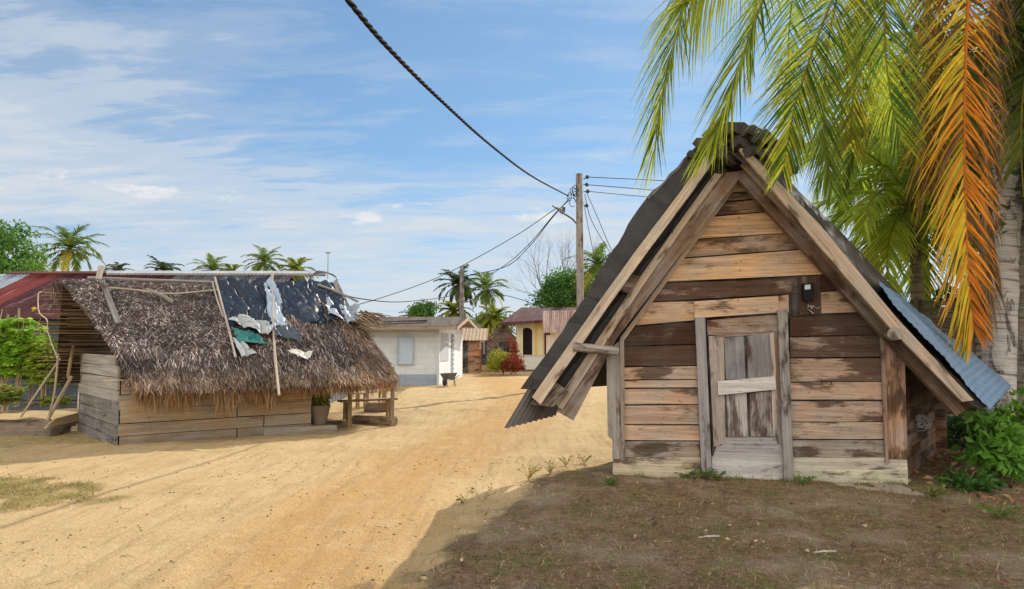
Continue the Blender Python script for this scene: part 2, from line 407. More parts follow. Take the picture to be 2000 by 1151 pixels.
sand = MIXC(nt, RAMP(nt, NOISE(nt, MAPV(nt, geo, 2.2, 5, 1), 4.0, 5, .7), [(.60, 0), (.70, .5)]), sand, (.66,.52,.34))
c = MIXC(nt, tm, sand, turf)
gmk = RAMP(nt, M(nt, 'ADD', sp.outputs[2], M(nt, 'MULTIPLY', M(nt, 'SUBTRACT', n2, .5), 1.2)), [(.35, 0), (.7, .8)])
c = MIXC(nt, gmk, c, (.25,.20,.075))
c = MIXC(nt, 1.0, c, RAMP(nt, n3, [(.3, .72), (.7, 1.24)]), 'MULTIPLY')
nt.links.new(c, p.inputs['Base Color']); p.inputs['Roughness'].default_value = .95; p.inputs['Specular IOR Level'].default_value = .1
BUMP(nt, p, M(nt, 'ADD', M(nt, 'MULTIPLY', n2, .7), M(nt, 'MULTIPLY', n3, .3)), 1.0, .07)
me.materials.append(m); go = bpy.data.objects.new('ground', me); C.objects.link(go); go['kind'] = 'structure'

# ------------------------------------------------------------------ vegetation helpers
def rvec(rnd=R):
    while True:
        v = Vector((rnd.uniform(-1, 1), rnd.uniform(-1, 1), rnd.uniform(-1, 1)))
        if .05 < v.length < 1: return v
def mixcol(a, b, t): return tuple(a[i]*(1-t)+b[i]*t for i in range(3))
def leaf(mb, p, d, size, wr, col, rnd=R):
    """pointed leaf of two folded quads"""
    d = d.normalized(); s = d.cross(rvec(rnd)); s.normalize(); n = s.cross(d)*size*.12
    a = p; b = p+d*size*.45+s*size*wr; c_ = p+d*size; e = p+d*size*.45-s*size*wr
    base = len(mb.v); mb.v += [tuple(a), tuple(b+n), tuple(c_), tuple(e+n)]
    mb.f += [(base, base+1, base+2), (base, base+2, base+3)]; mb.uv += [(0, 0)]*6
    mb.c += [(*col[:3], 0)]*6
def crown(mb, c, rad, nclump, nleaf, size, c1, c2, rnd=R, wr=.28, squash=1.0, clump=.34, shell=.55):
    c = Vector(c); rx, ry, rz = rad; mr = min(rad)
    for _ in range(nclump):
        v = rvec(rnd).normalized()*rnd.uniform(shell, 1.0)
        if v.z < -.5: v.z *= .5
        cc = c + Vector((v.x*rx, v.y*ry, v.z*rz)); cr = mr*clump*rnd.uniform(.5, 1.3); tone = rnd.random()
        for _ in range(nleaf):
            o_ = rvec(rnd); o_.normalize(); o_ *= rnd.random()**.5
            p = cc + Vector((o_.x*cr*1.3, o_.y*cr*1.3, o_.z*cr*squash))
            d = o_*.7 + rvec(rnd)*.7 + Vector((0, 0, -.15))
            leaf(mb, p, d, size*rnd.uniform(.6, 1.3), wr, rc(mixcol(c1, c2, min(1, max(0, tone*.7+rnd.random()*.45-.1))), .2, rnd))
def frond(mbL, mbR, pts, N_, n, leaf_len, width, c1, c2, rnd, droop=.12, segs=4, ang=.75, dead=None, base_skip=.08, tipfrac=.35, jitter=.12, rrad=.03, lens=None, rcol=(.30,.27,.05), side2=None):
    """rachis through pts; N_ = direction the upper face looks; leaflets both sides"""
    path = spline(pts, n); N_ = Vector(N_).normalized()
    mbR.tube(path[::3]+[path[-1]], [rrad*(1-.85*i/(len(path[::3]))) for i in range(len(path[::3])+1)], rc(rcol, .1, rnd), 5)
    for i in range(n):
        s = i/n
        if s < base_skip: continue
        T = (path[i+1]-path[i]).normalized(); S = T.cross(N_)
        if S.length < .05: continue
        S.normalize(); U = S.cross(T)
        prof = min(1, .45+ (s-base_skip)*2.2) * (1 if s < .6 else 1-(s-.6)/.4*(1-tipfrac))
        if lens: prof = lens(s)
        for side in (-1, 1):
            if rnd.random() < .04: continue
            a = ang*(1-.45*s)
            d = (T*cos(a) + S*side*sin(a) + U*rnd.uniform(.0, .35)*.8 + rvec(rnd)*jitter)
            Lf = leaf_len*prof*rnd.uniform(.86, 1.1)*((.62 if side == -1 else 1) if side2 else 1)
            wv = d.cross(U).normalized()*.5 + U*rnd.uniform(-.5, .7)*.5
            wv = (wv - d.normalized()*wv.dot(d.normalized())).normalized()*width*.5*rnd.uniform(.7, 1.15)
            t = rnd.random()
            col = mixcol(c1, c2, min(1, max(0, .25 + .5*s + rnd.uniform(-.35, .35))))
            if side2 and side == side2[0] and rnd.random() < side2[3]: col = mixcol(side2[1], side2[2], rnd.random())
            if dead and rnd.random() < dead[0]: col = dead[1]  # alternate colour: dry brown leaflets, and dark green standing for shaded ones
            mbL.blade(path[i]+T*rnd.uniform(0, .02), d.normalized()*Lf, wv, rc(col, .18, rnd), segs, droop*rnd.uniform(.6, 1.5), .06)
def arch_pts(c, az, el, Lf, sag, m=5):
    """control points of an arching frond: starts at elevation el, curving down by sag (radians total)"""
    c = Vector(c); p = Vector(c); out = [Vector(p)]
    for i in range(m):
        e = el - sag*((i+.5)/m)**1.25
        p = p + Vector((cos(az)*cos(e), sin(az)*cos(e), sin(e)))*Lf/m; out.append(Vector(p))
    return out
def make_palm(name, label, base, H, L_, nf, c1, c2, rnd, leafn=26, segs=2, width=.09, lean=(0, 0), group=None, trad=.16, droopk=1.0, up=0, cat='palm tree', deadn=1, ll=.24):
    base = Vector(base); root = thing(name, label, cat, base, group)
    top = base + Vector((lean[0], lean[1], H))
    t = MB(); path = spline([base, base+Vector((lean[0]*.15, lean[1]*.15, H*.4)), base+Vector((lean[0]*.55, lean[1]*.55, H*.75)), top], 14)
    t.tube(path, [trad*(1.25 if i == 0 else 1-.35*i/14) for i in range(15)], (.26,.22,.17), 10, wob=.15)
    t.build('trunk', TRUNK, root, True)
    for k in range(nf):
        az = k*2.39996 + rnd.uniform(-.25, .25); f = (k+.5)/nf
        el = radians(78 - 105*f + rnd.uniform(-10, 10)) + up
        pts = arch_pts(top, az, el, L_*rnd.uniform(.82, 1.08), radians(55+40*rnd.random())*droopk)
        l = MB(); r_ = MB()
        dead = f > 1-deadn/nf
        cc1, cc2 = ((.30,.28,.05), (.40,.36,.06)) if dead else (c1, c2)
        frond(l, l, pts, (0, 0, 1) if el < radians(70) else (-cos(az), -sin(az), .3), leafn, L_*ll, width, cc1, cc2, rnd, .22, segs, 1.0, rrad=L_*.009, jitter=.15)
        l.build('frond', FROND, root)
    return root
def tree_branches(mb, p, d, L_, r, depth, rnd, col, spread=.6, out=None):
    n = 4; pts = [Vector(p)]; rr = [r]; dd = Vector(d).normalized()
    for i in range(n):
        dd = (dd + rvec(rnd)*.16 + Vector((0, 0, .05))).normalized(); pts.append(pts[-1]+dd*L_/n); rr.append(r*(1-.45*(i+1)/n))
    mb.tube(pts, rr, col, 6 if depth > 1 else 4, False)
    if out is not None: out.append((pts[-1], depth))
    if depth == 0: return
    for k in range(rnd.choice((2, 3, 3))):
        q = pts[rnd.choice((2, 3, 4, 4))]; nd = (dd + rvec(rnd).normalized()*spread).normalized()
        tree_branches(mb, q, nd, L_*rnd.uniform(.58, .82), rr[-1]*.8, depth-1, rnd, col, spread, out)
GR1, GR2 = (.035,.085,.015), (.10,.17,.03)

exec_parts = []
# ================================================================== A-FRAME HUT
HL, HR = Vector((1.22, 8.27, 0)), Vector((4.54, 7.80, 0))
hu = (HR-HL).normalized(); hn = Vector((hu.y, -hu.x, 0)); ha = -hn      # hn towards camera, ha = back along the ridge
def W(px, py, off=0.0): return PL(px, py, HL + hn*off, hn)
ha = Vector((sin(radians(39)), cos(radians(39)), 0))
hut = thing('wooden_hut', 'small weathered plank hut with steep A-shaped roof and a narrow shut door', 'hut', (HL+HR)/2)
TAN = (.50,.32,.19); TAN2 = (.56,.37,.23); BRN = (.20,.11,.06); DBR = (.05,.025,.014); GRY = (.25,.225,.20); PALE = (.42,.37,.30); DGR = (.13,.115,.105)
wall = MB()
def xl(y): return 1440 + (y-350)*(1212-1440)/(660-350) if y < 660 else 1212 + (y-660)*.016
def xr(y): return 1443 + (y-350)*(1722-1443)/(652-350) if y < 652 else 1722 + (y-652)*.04
def plank(x0, x1, yl0, yr0, yl1, yr1, col, off=0.0, th=.028, mb=None):
    """x0/x1 None = clip to the gable edge"""
    a = x0 if x0 is not None else xl(yl0); b = x1 if x1 is not None else xr(yr0)
    c_ = x1 if x1 is not None else xr(yr1); d = x0 if x0 is not None else xl(yl1)
    if x0 is not None: a = x0; d = x0 + (yl1-yl0)*.02
    if x1 is not None: c_ = x1 + (yr1-yr0)*.02
    g_ = sum(col[:3])/3; k_ = (.86 if yl0 < 690 else .84); q_ = (.0 if yl0 < 690 else .16)
    if g_ > .1: col = (col[0]*1.0, col[1]*.93, col[2]*.85, col[3])
    if g_ > .2: col = tuple((c*(1-q_)+g_*q_)*k_ for c in col[:3]) + (col[3]+.04,)
    o_ = off + R.uniform(-.008, .006); g1, g2 = R.uniform(1.0, 3.4), R.uniform(1.0, 3.4)
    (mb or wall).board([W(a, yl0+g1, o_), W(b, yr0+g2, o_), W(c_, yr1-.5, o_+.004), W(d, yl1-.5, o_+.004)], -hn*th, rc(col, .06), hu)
Y = lambda z: 540+z*.3824
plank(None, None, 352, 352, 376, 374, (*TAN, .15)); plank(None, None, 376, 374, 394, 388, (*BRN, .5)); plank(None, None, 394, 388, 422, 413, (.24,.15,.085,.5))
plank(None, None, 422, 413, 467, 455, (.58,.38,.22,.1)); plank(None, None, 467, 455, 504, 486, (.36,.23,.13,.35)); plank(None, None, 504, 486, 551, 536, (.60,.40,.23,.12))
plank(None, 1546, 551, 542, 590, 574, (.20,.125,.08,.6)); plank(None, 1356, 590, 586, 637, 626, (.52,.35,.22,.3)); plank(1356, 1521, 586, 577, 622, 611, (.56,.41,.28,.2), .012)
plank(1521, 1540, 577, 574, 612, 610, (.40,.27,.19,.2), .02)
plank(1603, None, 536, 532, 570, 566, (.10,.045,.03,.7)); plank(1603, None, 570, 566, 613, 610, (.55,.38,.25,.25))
# dark recess behind the meter
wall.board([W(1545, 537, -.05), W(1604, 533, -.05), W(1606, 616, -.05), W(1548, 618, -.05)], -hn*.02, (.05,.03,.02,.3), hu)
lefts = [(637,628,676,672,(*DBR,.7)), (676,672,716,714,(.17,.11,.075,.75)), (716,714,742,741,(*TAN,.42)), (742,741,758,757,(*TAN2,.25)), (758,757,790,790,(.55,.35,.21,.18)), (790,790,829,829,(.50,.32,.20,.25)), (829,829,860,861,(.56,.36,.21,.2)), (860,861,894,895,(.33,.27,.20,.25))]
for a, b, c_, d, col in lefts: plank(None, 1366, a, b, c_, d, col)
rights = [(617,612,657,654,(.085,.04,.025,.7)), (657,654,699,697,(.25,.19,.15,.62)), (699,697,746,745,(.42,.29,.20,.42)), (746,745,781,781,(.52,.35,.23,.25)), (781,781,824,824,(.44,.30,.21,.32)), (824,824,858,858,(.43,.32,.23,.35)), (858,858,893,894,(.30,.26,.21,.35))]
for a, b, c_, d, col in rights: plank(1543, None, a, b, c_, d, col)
wall.board([W(1197, 893, .012), W(1370, 894, .012), W(1372, 937, .012), W(1197, 930, .012)], -hn*.04, (.46,.39,.27,.3), hu)
wall.board([W(1548, 894, .012), W(1771, 894, .012), W(1773, 919, .012), W(1549, 916, .012)], -hn*.04, (.44,.39,.31,.28), hu)
wall.board([W(1549, 916, .014), W(1773, 919, .014), W(1774, 949, .014), W(1550, 944, .014)], -hn*.04, (.46,.43,.31,.22), hu)
wall.board([W(1390, 892, .0), W(1531, 891, .0), W(1533, 946, .0), W(1392, 938, .0)], -hn*.04, (.44,.41,.39,.28), hu)
# nails
for (px, py) in [(1444,426),(1444,447),(1445,458),(1446,511),(1446,528),(1442,588)]+[(1296,y) for y in (715,728,752,778,792,817,831,861)]+[(1622,y) for y in (742,747,750)]+[(1606+8*k,748) for k in range(3)]+[(1369,593),(1370,615),(1443,586),(1445,610)]:
    q = W(px+R.uniform(-2,2), py, .012); wall.tube([q, q+hn*.006], .007, (.02,.015,.012), 6)
wall.build('front_wall', WOOD, hut)
mb = MB(); mb.board([W(1443,356,-.06), W(1216,664,-.06), W(1216,925,-.06), W(1760,938,-.06), W(1730,655,-.06)], -hn*.02, (.03,.022,.016,0)); mb.build('light_stop', WOOD, hut)  # unseen black backing, added to stop sky light leaking between the planks
# side / back walls
side = MB()
for k in range(9):
    z0 = .05+k*.155
    for s_, q in ((0, HL), (1, HR)):
        a = q + hu*(.10 if s_ == 0 else -.12) - hn*.05 + Vector((0, 0, z0)); b = a + ha*2.6
        side.board([a, b, b+Vector((0,0,.15)), a+Vector((0,0,.15))], hu*(.025 if s_ == 0 else -.025), rc((*BRN, .4), .3))
    a = HL+ha*2.65+Vector((0,0,z0)); b = HR+ha*2.65+Vector((0,0,z0)); side.board([a, b, b+Vector((0,0,.15)), a+Vector((0,0,.15))], ha*.025, rc((*BRN,.4), .3))
side.build('side_wall', WOOD, hut)
bw = MB(); a = HL+ha*2.65+Vector((0,0,1.44)); b = HR+ha*2.65+Vector((0,0,1.44)); t_ = (HL+HR)/2-ha*.0+Vector((-.1,1.1,3.3)); bw.board([a, b, t_], ha*.03, (*BRN, .4), hu); bw.build('back_gable', WOOD, hut)
def bp(name, pts, off, th, col, mat=WOOD, ld=None, parent=None):
    mb = MB(); mb.board([W(x, y, off) for x, y in pts], -hn*th, col, ld); return mb.build(name, mat, parent or hut)
bp('door_post', [(1358,620),(1377,619),(1391,938),(1371,938)], .055, .07, (.26,.245,.24,.22))
bp('door_post', [(1519,606),(1538,604),(1551,943),(1532,943)], .055, .07, (.24,.22,.20,.35))
bp('door_header', [(1380,626),(1519,615),(1519,648),(1382,655)], .012, .04, (.24,.15,.095,.35), ld=hu)
# trim strips
bp('trim_strip', [(1440,349),(1444,357),(1220,664),(1211,661)], .035, .03, (.38,.28,.20,.25)); bp('trim_strip', [(1211,661),(1219,664),(1221,900),(1213,900)], .037, .03, (.30,.24,.19,.3))
bp('trim_strip', [(1441,349),(1446,344),(1727,648),(1720,655)], .035, .03, (.36,.27,.19,.25)); bp('trim_strip', [(1720,655),(1727,650),(1737,905),(1730,905)], .037, .03, (.26,.17,.12,.35))
bp('corner_post', [(1184,690),(1211,664),(1214,897),(1196,897),(1196,860),(1187,852)], .02, .08, (.27,.24,.21,.3))
bp('corner_post', [(1727,652),(1766,664),(1773,898),(1736,897)], .02, .09, (.34,.20,.12,.45))
# door
door = MB()
door.board([W(1381,653,-.02), W(1520,643,-.02), W(1527,893,-.02), W(1391,893,-.02)], -hn*.02, (.045,.03,.022,.2), Vector((0,0,1)))
dob = door.build('door', WOOD, hut)
dp = [('stile', [(1384,657),(1399,656),(1410,868),(1394,873)], (.30,.25,.22,.35)), ('stile', [(1400,660),(1414,659),(1417,866),(1408,867)], (.33,.27,.22,.35)),
      ('panel', [(1414,660),(1453,657),(1456,740),(1418,742)], (.17,.16,.165,.25)), ('panel', [(1459,657),(1503,650),(1509,737),(1461,740)], (.18,.16,.16,.3)),
      ('panel', [(1418,768),(1458,768),(1461,853),(1423,855)], (.34,.30,.28,.42)), ('panel', [(1464,768),(1506,764),(1509,853),(1467,853)], (.30,.25,.23,.45)),
      ('stile', [(1503,650),(1512,649),(1521,852),(1510,853)], (.36,.29,.24,.3)), ('rail', [(1408,855),(1516,854),(1519,872),(1410,872)], (.25,.235,.225,.3)),
      ('rail', [(1397,650),(1502,644),(1503,652),(1398,660)], (.20,.13,.09,.2)), ('jamb', [(1508,648),(1519,646),(1531,866),(1521,868)], (.16,.09,.06,.3)),
      ('rail', [(1400,871),(1528,868),(1530,893),(1392,893)], (.34,.31,.30,.3))]
for nme, pts, col in dp: bp(nme, pts, R.uniform(-.004,.008), .02, rc(col,.08), ld=(hu if nme == 'rail' else Vector((0,0,1))), parent=dob)
bp('crossbar', [(1402,745),(1514,735),(1516,761),(1403,772)], .045, .03, (.50,.47,.44,.05), ld=hu, parent=dob)
mb = MB(); mb.tube([W(1384,642,.0), W(1384,650,.0), W(1388,652,.03)], .008, (.5,.5,.48), 6); mb.build('latch', METAL, dob)
# rafters & barge boards (left)
bp('rafter', [(1452,334),(1442,352),(1207,657),(1120,822),(1087,803),(1265,540),(1408,338)], .16, .10, (.20,.125,.08,.3))
bp('barge_board', [(1396,338),(1410,341),(1326,458),(1253,562),(1098,800),(1083,788),(1237,560),(1311,456)], .205, .04, (.42,.32,.22,.25))  # pale strip paints the skylit upper edge of the rafter
bp('barge_board', [(1402,270),(1416,282),(1353,374),(1266,490),(1186,601),(1056,790),(1039,776),(1164,598),(1244,487),(1331,372)], .40, .05, (.46,.36,.26,.2))
bp('rafter_block', [(1205,528),(1250,540),(1228,573),(1190,560)], .30, .14, (.20,.15,.11,.4))
bp('rafter_block', [(1075,740),(1110,765),(1080,795),(1035,790)], .33, .12, (.16,.12,.09,.4))
mb = MB(); mb.tube([W(1120,677,.42), W(1205,686,.12)], [.055,.05], (.30,.26,.22,.3), 8, wob=.2); mb.build('purlin', WOOD, hut)
mb = MB(); mb.tube([W(1748,652,.42), W(1730,656,-.2)], [.075,.07], (.26,.22,.18,.4), 9, wob=.2); mb.build('purlin', WOOD, hut)
# right
bp('rafter', [(1443,334),(1462,332),(1745,640),(1905,790),(1868,812),(1726,658),(1443,352)], .16, .10, (.17,.105,.065,.35))
bp('barge_board', [(1443,293),(1452,284),(1602,440),(1752,622),(1902,782),(1880,785),(1738,640),(1590,470)], .40, .05, (.40,.30,.21,.25))
bp('barge_board', [(1447,322),(1456,312),(1610,480),(1745,622),(1735,640),(1600,490)], .24, .05, (.30,.20,.13,.3))
# roof slabs : front outline extruded along the ridge
def slab(name, outline, off, d0, d1, col, mat):
    """outline: pixel pairs (outer, inner) along the rake; the slope runs back along the ridge direction by d0 (ridge) .. d1 (eave)"""
    mb = MB(); n = len(outline); K = 8
    fr = [(W(*o_, off), W(*i_, off)) for o_, i_ in outline]
    for i in range(n-1):
        for t0 in range(4):
            a, b = t0/4, (t0+1)/4
            q0 = fr[i][0].lerp(fr[i+1][0], a); q1 = fr[i][0].lerp(fr[i+1][0], b); r0 = fr[i][1].lerp(fr[i+1][1], a); r1 = fr[i][1].lerp(fr[i+1][1], b)
            ga, gb = (i+a)/(n-1), (i+b)/(n-1)
            def J(v, k, g): return v + ha*((d0+(d1-d0)*g)*k/K) + Vector((noise.noise(v*9), noise.noise(v*8+Vector((3,3,3)))*.8, noise.noise(v*7+Vector((k,1,2)))))*.035
            mb.face([J(q0,0,ga), J(q1,0,gb), J(r1,0,gb), J(r0,0,ga)], rc(col, .12), [(q0.x,q0.z),(q1.x,q1.z),(r1.x,r1.z),(r0.x,r0.z)])
            for k in range(K):
                mb.face([J(q0,k,ga), J(q0,k+1,ga), J(q1,k+1,gb), J(q1,k,gb)], rc(col, .12), [(k*.3, q0.z), (k*.3+.3, q0.z), (k*.3+.3, q1.z), (k*.3, q1.z)])
                mb.face([J(r0,k,ga), J(r1,k,gb), J(r1,k+1,gb), J(r0,k+1,ga)], rc(col, .12), [(k*.3, r0.z), (k*.3, r1.z), (k*.3+.3, r1.z), (k*.3+.3, r0.z)])
            if i == 0 and t0 == 0: mb.face([J(q0,0,ga), J(r0,0,ga), J(r0,K,ga), J(q0,K,ga)], col)
            if i == n-2 and t0 == 3: mb.face([J(q1,0,gb), J(r1,0,gb), J(r1,K,gb), J(q1,K,gb)], col)
            mb.face([J(q0,K,ga), J(r0,K,ga), J(r1,K,gb), J(q1,K,gb)], col)
    return mb.build(name, mat, hut)
slab('roof_slope', [((1410,240),(1425,300)),((1350,297),(1390,305)),((1295,353),(1340,376)),((1261,389),(1310,418)),((1217,457),(1262,484)),((1175,523),(1222,540)),((1134,596),(1180,598)),((1084,667),(1120,682)),((1017,760),(1062,764))], .34, 1.3, 3.3, (.022,.021,.021), TAR)
slab('roof_slope', [((1420,240),(1425,300)),((1485,292),(1470,330)),((1552,388),(1540,410)),((1632,490),(1620,508)),((1695,560),(1685,577)),((1772,645),(1760,660)),((1850,722),(1840,738)),((1925,795),(1912,802))], .34, .35, .9, (.03,.025,.022), TAR)
rs = MB()
rs.patch(W(1420,243,.30), W(1925,797,.30), W(1925,797,.30)+ha*2.6+Vector((0,0,-.02)), W(1420,243,.30)+ha*1.35, 40, 14, lambda u, v, p: -.05+.03*noise.noise(p*3), (.06,.055,.05)); rs.build('roof_slope', TAR, hut)
# inner lining visible between the boards
ln = MB()
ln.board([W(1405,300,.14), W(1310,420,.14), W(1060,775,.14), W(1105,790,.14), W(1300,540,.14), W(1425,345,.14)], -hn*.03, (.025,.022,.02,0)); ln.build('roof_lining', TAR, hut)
# corrugated sheet ends bottom left
cs = MB()
A_, B_ = W(1012,770,.36), W(984,838,.42); C_, D_ = W(1088,788,-.25), W(1072,806,-.35)
cs.patch(W(1040,745,.36), W(1105,752,-.35), W(1085,812,-.4), W(984,838,.45), 60, 6, lambda u, v, p: .014*sin(u*60), (.16,.15,.145)); cs.build('eave_sheet', RUST, hut)
# grey metal sheet, twisted, right slope; blue sky reflection put into its colour
bs = MB()
f0, f1 = W(1712,556,.40)+Vector((0,0,.03)), W(1934,800,.42)
bs.patch(f0, f1, P(1977,752,9.9), P(1722,553,8.6), 132, 10, lambda u, v, p: .0035*sin(u*2*pi*22)+.03*noise.noise(p*2.5)+.010*noise.noise(p*8), (.16,.26,.39)); bs.build('metal_sheet', METAL, hut, True)
bs = MB(); a, b = W(1347,297,.36), W(1262,386,.36); bs.patch(a, b, b+ha*.5+hu*.03, a+ha*.5+hu*.03, 14, 3, lambda u, v, p: .01*noise.noise(p*9)+.02, (.42,.45,.48)); bs.build('ridge_flashing', METAL, hut)
# lumpy ridge roll
rg = MB(); cpt = W(1420, 262, .40)
for (px, py, r_) in ((1352,294,.075),(1366,272,.10),(1388,254,.11),(1418,244,.12),(1448,248,.11),(1472,264,.10),(1486,290,.085),(1395,282,.10),(1430,272,.12),(1460,288,.10),(1408,300,.07)):
    c_ = W(px, py+4, .44+R.uniform(-.05,.05)); n_ = R.choice((5,6,7))
    rg.tube([c_+ha*1.2*t/n_+Vector((R.uniform(-.02,.02),0,R.uniform(-.02,.02))) for t in range(n_+1)], [r_*(.55 if t in (0, n_) else R.uniform(.85,1.2)) for t in range(n_+1)], rc((.035,.027,.022),.4), 10, wob=.8)
rg.build('ridge_roll', TAR, hut, False)
# meter
mt = thing('electric_meter', 'small black electricity meter with a white face on the gable of the wooden hut', 'meter', W(1580, 600, .02))
bp('backing_board', [(1560,541),(1602,538),(1604,613),(1562,615)], .012, .03, (.13,.075,.045,.5), parent=mt, ld=Vector((0,0,1)))
mb = MB(); q = [W(1569,554,.10), W(1590,553,.10), W(1591,586,.10), W(1570,587,.10)]; mb.board(q, -hn*.08, (.015,.015,.017)); mb.build('case', RUBBER, mt)
mb = MB(); mb.board([W(1572,557,.115), W(1583,556,.115), W(1583,565,.115), W(1572,566,.115)], -hn*.012, (.42,.44,.45)); mb.build('dial', PAINT, mt)
mb = MB()
for k in range(7):
    q = W(1577+R.uniform(0,14), 593+R.uniform(0,16), .03); mb.tube([q, q+Vector((R.uniform(-.04,.04),-.01,R.uniform(-.03,.03))), q+Vector((R.uniform(-.05,.05),-.02,R.uniform(-.05,.05)))], .0035, (.5,.48,.42), 5)
mb.tube([W(1580,587,.05), W(1581,600,.04), W(1583,612,.03)], .008, (.03,.03,.03), 6); mb.build('seal_wire', METAL, mt)

# ================================================================== THATCHED HUT
A0 = Vector((-6.2, 10.9, 0)); d_ = Vector((.819, .574, 0)); nf_ = Vector((.574, -.819, 0)); UP = Vector((0,0,1))
th = thing('thatched_hut', 'low palm-thatched hut with torn plastic on its roof and an open porch', 'hut', A0+d_*2)
RIDGE = -1.3; RZ = 2.70; EZ = .98
def HP(t, perp, z=0): return A0 + d_*t + nf_*perp + UP*z
def roofpt(seg, t, s, lift=0):
    """seg 0 front, 1 hip (t=angle 0..pi), 2 back ; s 0 ridge..1 eave"""
    bulge = .10*sin(pi*s) - .06*s*s
    if seg == 0: p = HP(t, RIDGE + s*1.8, RZ + (EZ-RZ)*s + bulge); n = (nf_*.7+UP*.7)
    elif seg == 2: p = HP(t, RIDGE - s*1.8, RZ + (EZ-RZ)*s + bulge); n = (-nf_*.7+UP*.7)
    else:
        dr = nf_*cos(t)*1.8 + d_*sin(t)*1.35; p = HP(3.75, RIDGE, RZ + (EZ-RZ)*s + bulge*1.3) + dr*s
        n = (dr.normalized()*.7+UP*.7)
    nz = .05*noise.noise(p*2.2) + .025*noise.noise(p*6)
    return p + n*(lift+nz), n
def t0f(s): return -.86+1.02*s
core = MB(); Bc = (.11,.085,.07)
for seg, (ta, tb), nt_ in ((0, (0, 3.75), 40), (1, (0, pi), 24), (2, (-.80, 3.75), 30)):
    for i in range(nt_):
        for j in range(14):
            s0, s1 = j/14, (j+1)/14
            def T(i_, s): 
                f = i_/nt_
                a = t0f(s) if seg == 0 else ta
                return a + (tb-a)*f
            q = [(T(i, s0), s0), (T(i+1, s0), s0), (T(i+1, s1), s1), (T(i, s1), s1)]
            up_ = [roofpt(seg, a, s)[0] for a, s in q]; lo = [roofpt(seg, a, s, -.09)[0] for a, s in q]
            core.face(up_, rc(Bc, .2)); core.face(lo[::-1], rc((.05,.032,.02), .2))
            if i == 0 and seg != 1: core.face([up_[0], up_[3], lo[3], lo[0]], rc(Bc, .2))
            if j == 13: core.face([up_[3], up_[2], lo[2], lo[3]], rc((.22,.13,.06), .2))
core.build('roof_core', THATCH, th)
r2 = random.Random(5)
flk = MB()
def pickroof():
    u = r2.random()
    if u < .74: s = r2.random()**.9; return 0, t0f(s)+(3.75-t0f(s))*r2.random(), s
    if u < .93: return 1, r2.random()*pi*.8, sqrt(r2.random())
    return 2, -.95 + 4.7*r2.random(), r2.random()*.3
GREYS = [(.15,.12,.115), (.22,.185,.175), (.09,.07,.065), (.40,.35,.33), (.22,.14,.10), (.05,.036,.034), (.11,.085,.08), (.07,.052,.05), (.55,.5,.47), (.06,.045,.04)]
for k in range(50000):
    seg, t, s = pickroof(); p, n = roofpt(seg, t, s, r2.uniform(.0, .05))
    if seg == 1: dn = (roofpt(1, t, min(1, s+.05))[0]-roofpt(1, t, s)[0]).normalized()
    else: dn = (nf_*(1 if seg == 0 else -1)*1.8+UP*(EZ-RZ)).normalized()
    sd2 = dn.cross(n).normalized()
    al = (1.1 if (s < .72 and t < 2.6 and seg == 0) else .3)
    dr = dn + sd2*r2.gauss(0, 1.5*al) + n*r2.uniform(-.05, .45); dk = .55+.9*max(0, .5+.8*noise.noise(p*2.6)+.4*noise.noise(p*7))
    Lf = r2.uniform(.03, .10) if al > .4 else r2.uniform(.08, .24)
    wv = (sd2*r2.uniform(.4,1)+n*r2.uniform(-.6,.6)).normalized()*r2.uniform(.0035, .010)
    col = r2.choice(GREYS); 
    if s > .82: col = mixcol(col, (.34,.21,.10), min(1, (s-.82)*5)*r2.random())
    if seg == 1: col = mixcol(col, (.30,.16,.07), .6*r2.random())
    col = tuple(x*dk for x in col[:3]); flk.blade(p, dr.normalized()*Lf, wv, rc(col, .25, r2), 2, r2.uniform(0, .3), .3)
flk.build('thatch_cover', THATCH, th, kind='stuff')
fr = MB()
for k in range(8500):
    if r2.random() < .66: seg = 0; t = .12+3.7*r2.random(); dr0 = nf_
    else: seg = 1; t = r2.random()*pi; dr0 = nf_*cos(t)+d_*sin(t)
    s = r2.uniform(.86, 1.02); p, n = roofpt(seg, t, s, r2.uniform(-.12, .03))
    ln_ = r2.uniform(.14, .38)*(1.0+.7*noise.noise(Vector((t*3+seg*9, 1, 2))))*((1 if t < 2.6 else .72) if seg == 0 else .7)
    dv = dr0*r2.uniform(.0, .35)+UP*-1+d_*r2.gauss(0, .16)+nf_*r2.gauss(0, .08)
    wv = (d_*r2.uniform(-1,1)+nf_*r2.uniform(-1,1)).normalized()*r2.uniform(.004, .010)
    col = r2.choice([(.38,.24,.11), (.30,.18,.08), (.45,.31,.16), (.20,.12,.06), (.26,.20,.15), (.36,.17,.06)])
    if seg == 1: col = mixcol(col, (.40,.16,.045), .6*r2.random())
    fr.blade(p, dv.normalized()*ln_, wv, rc(col, .2, r2), 2, .1, .2)
fr.build('thatch_fringe', STRAW, th, kind='stuff')
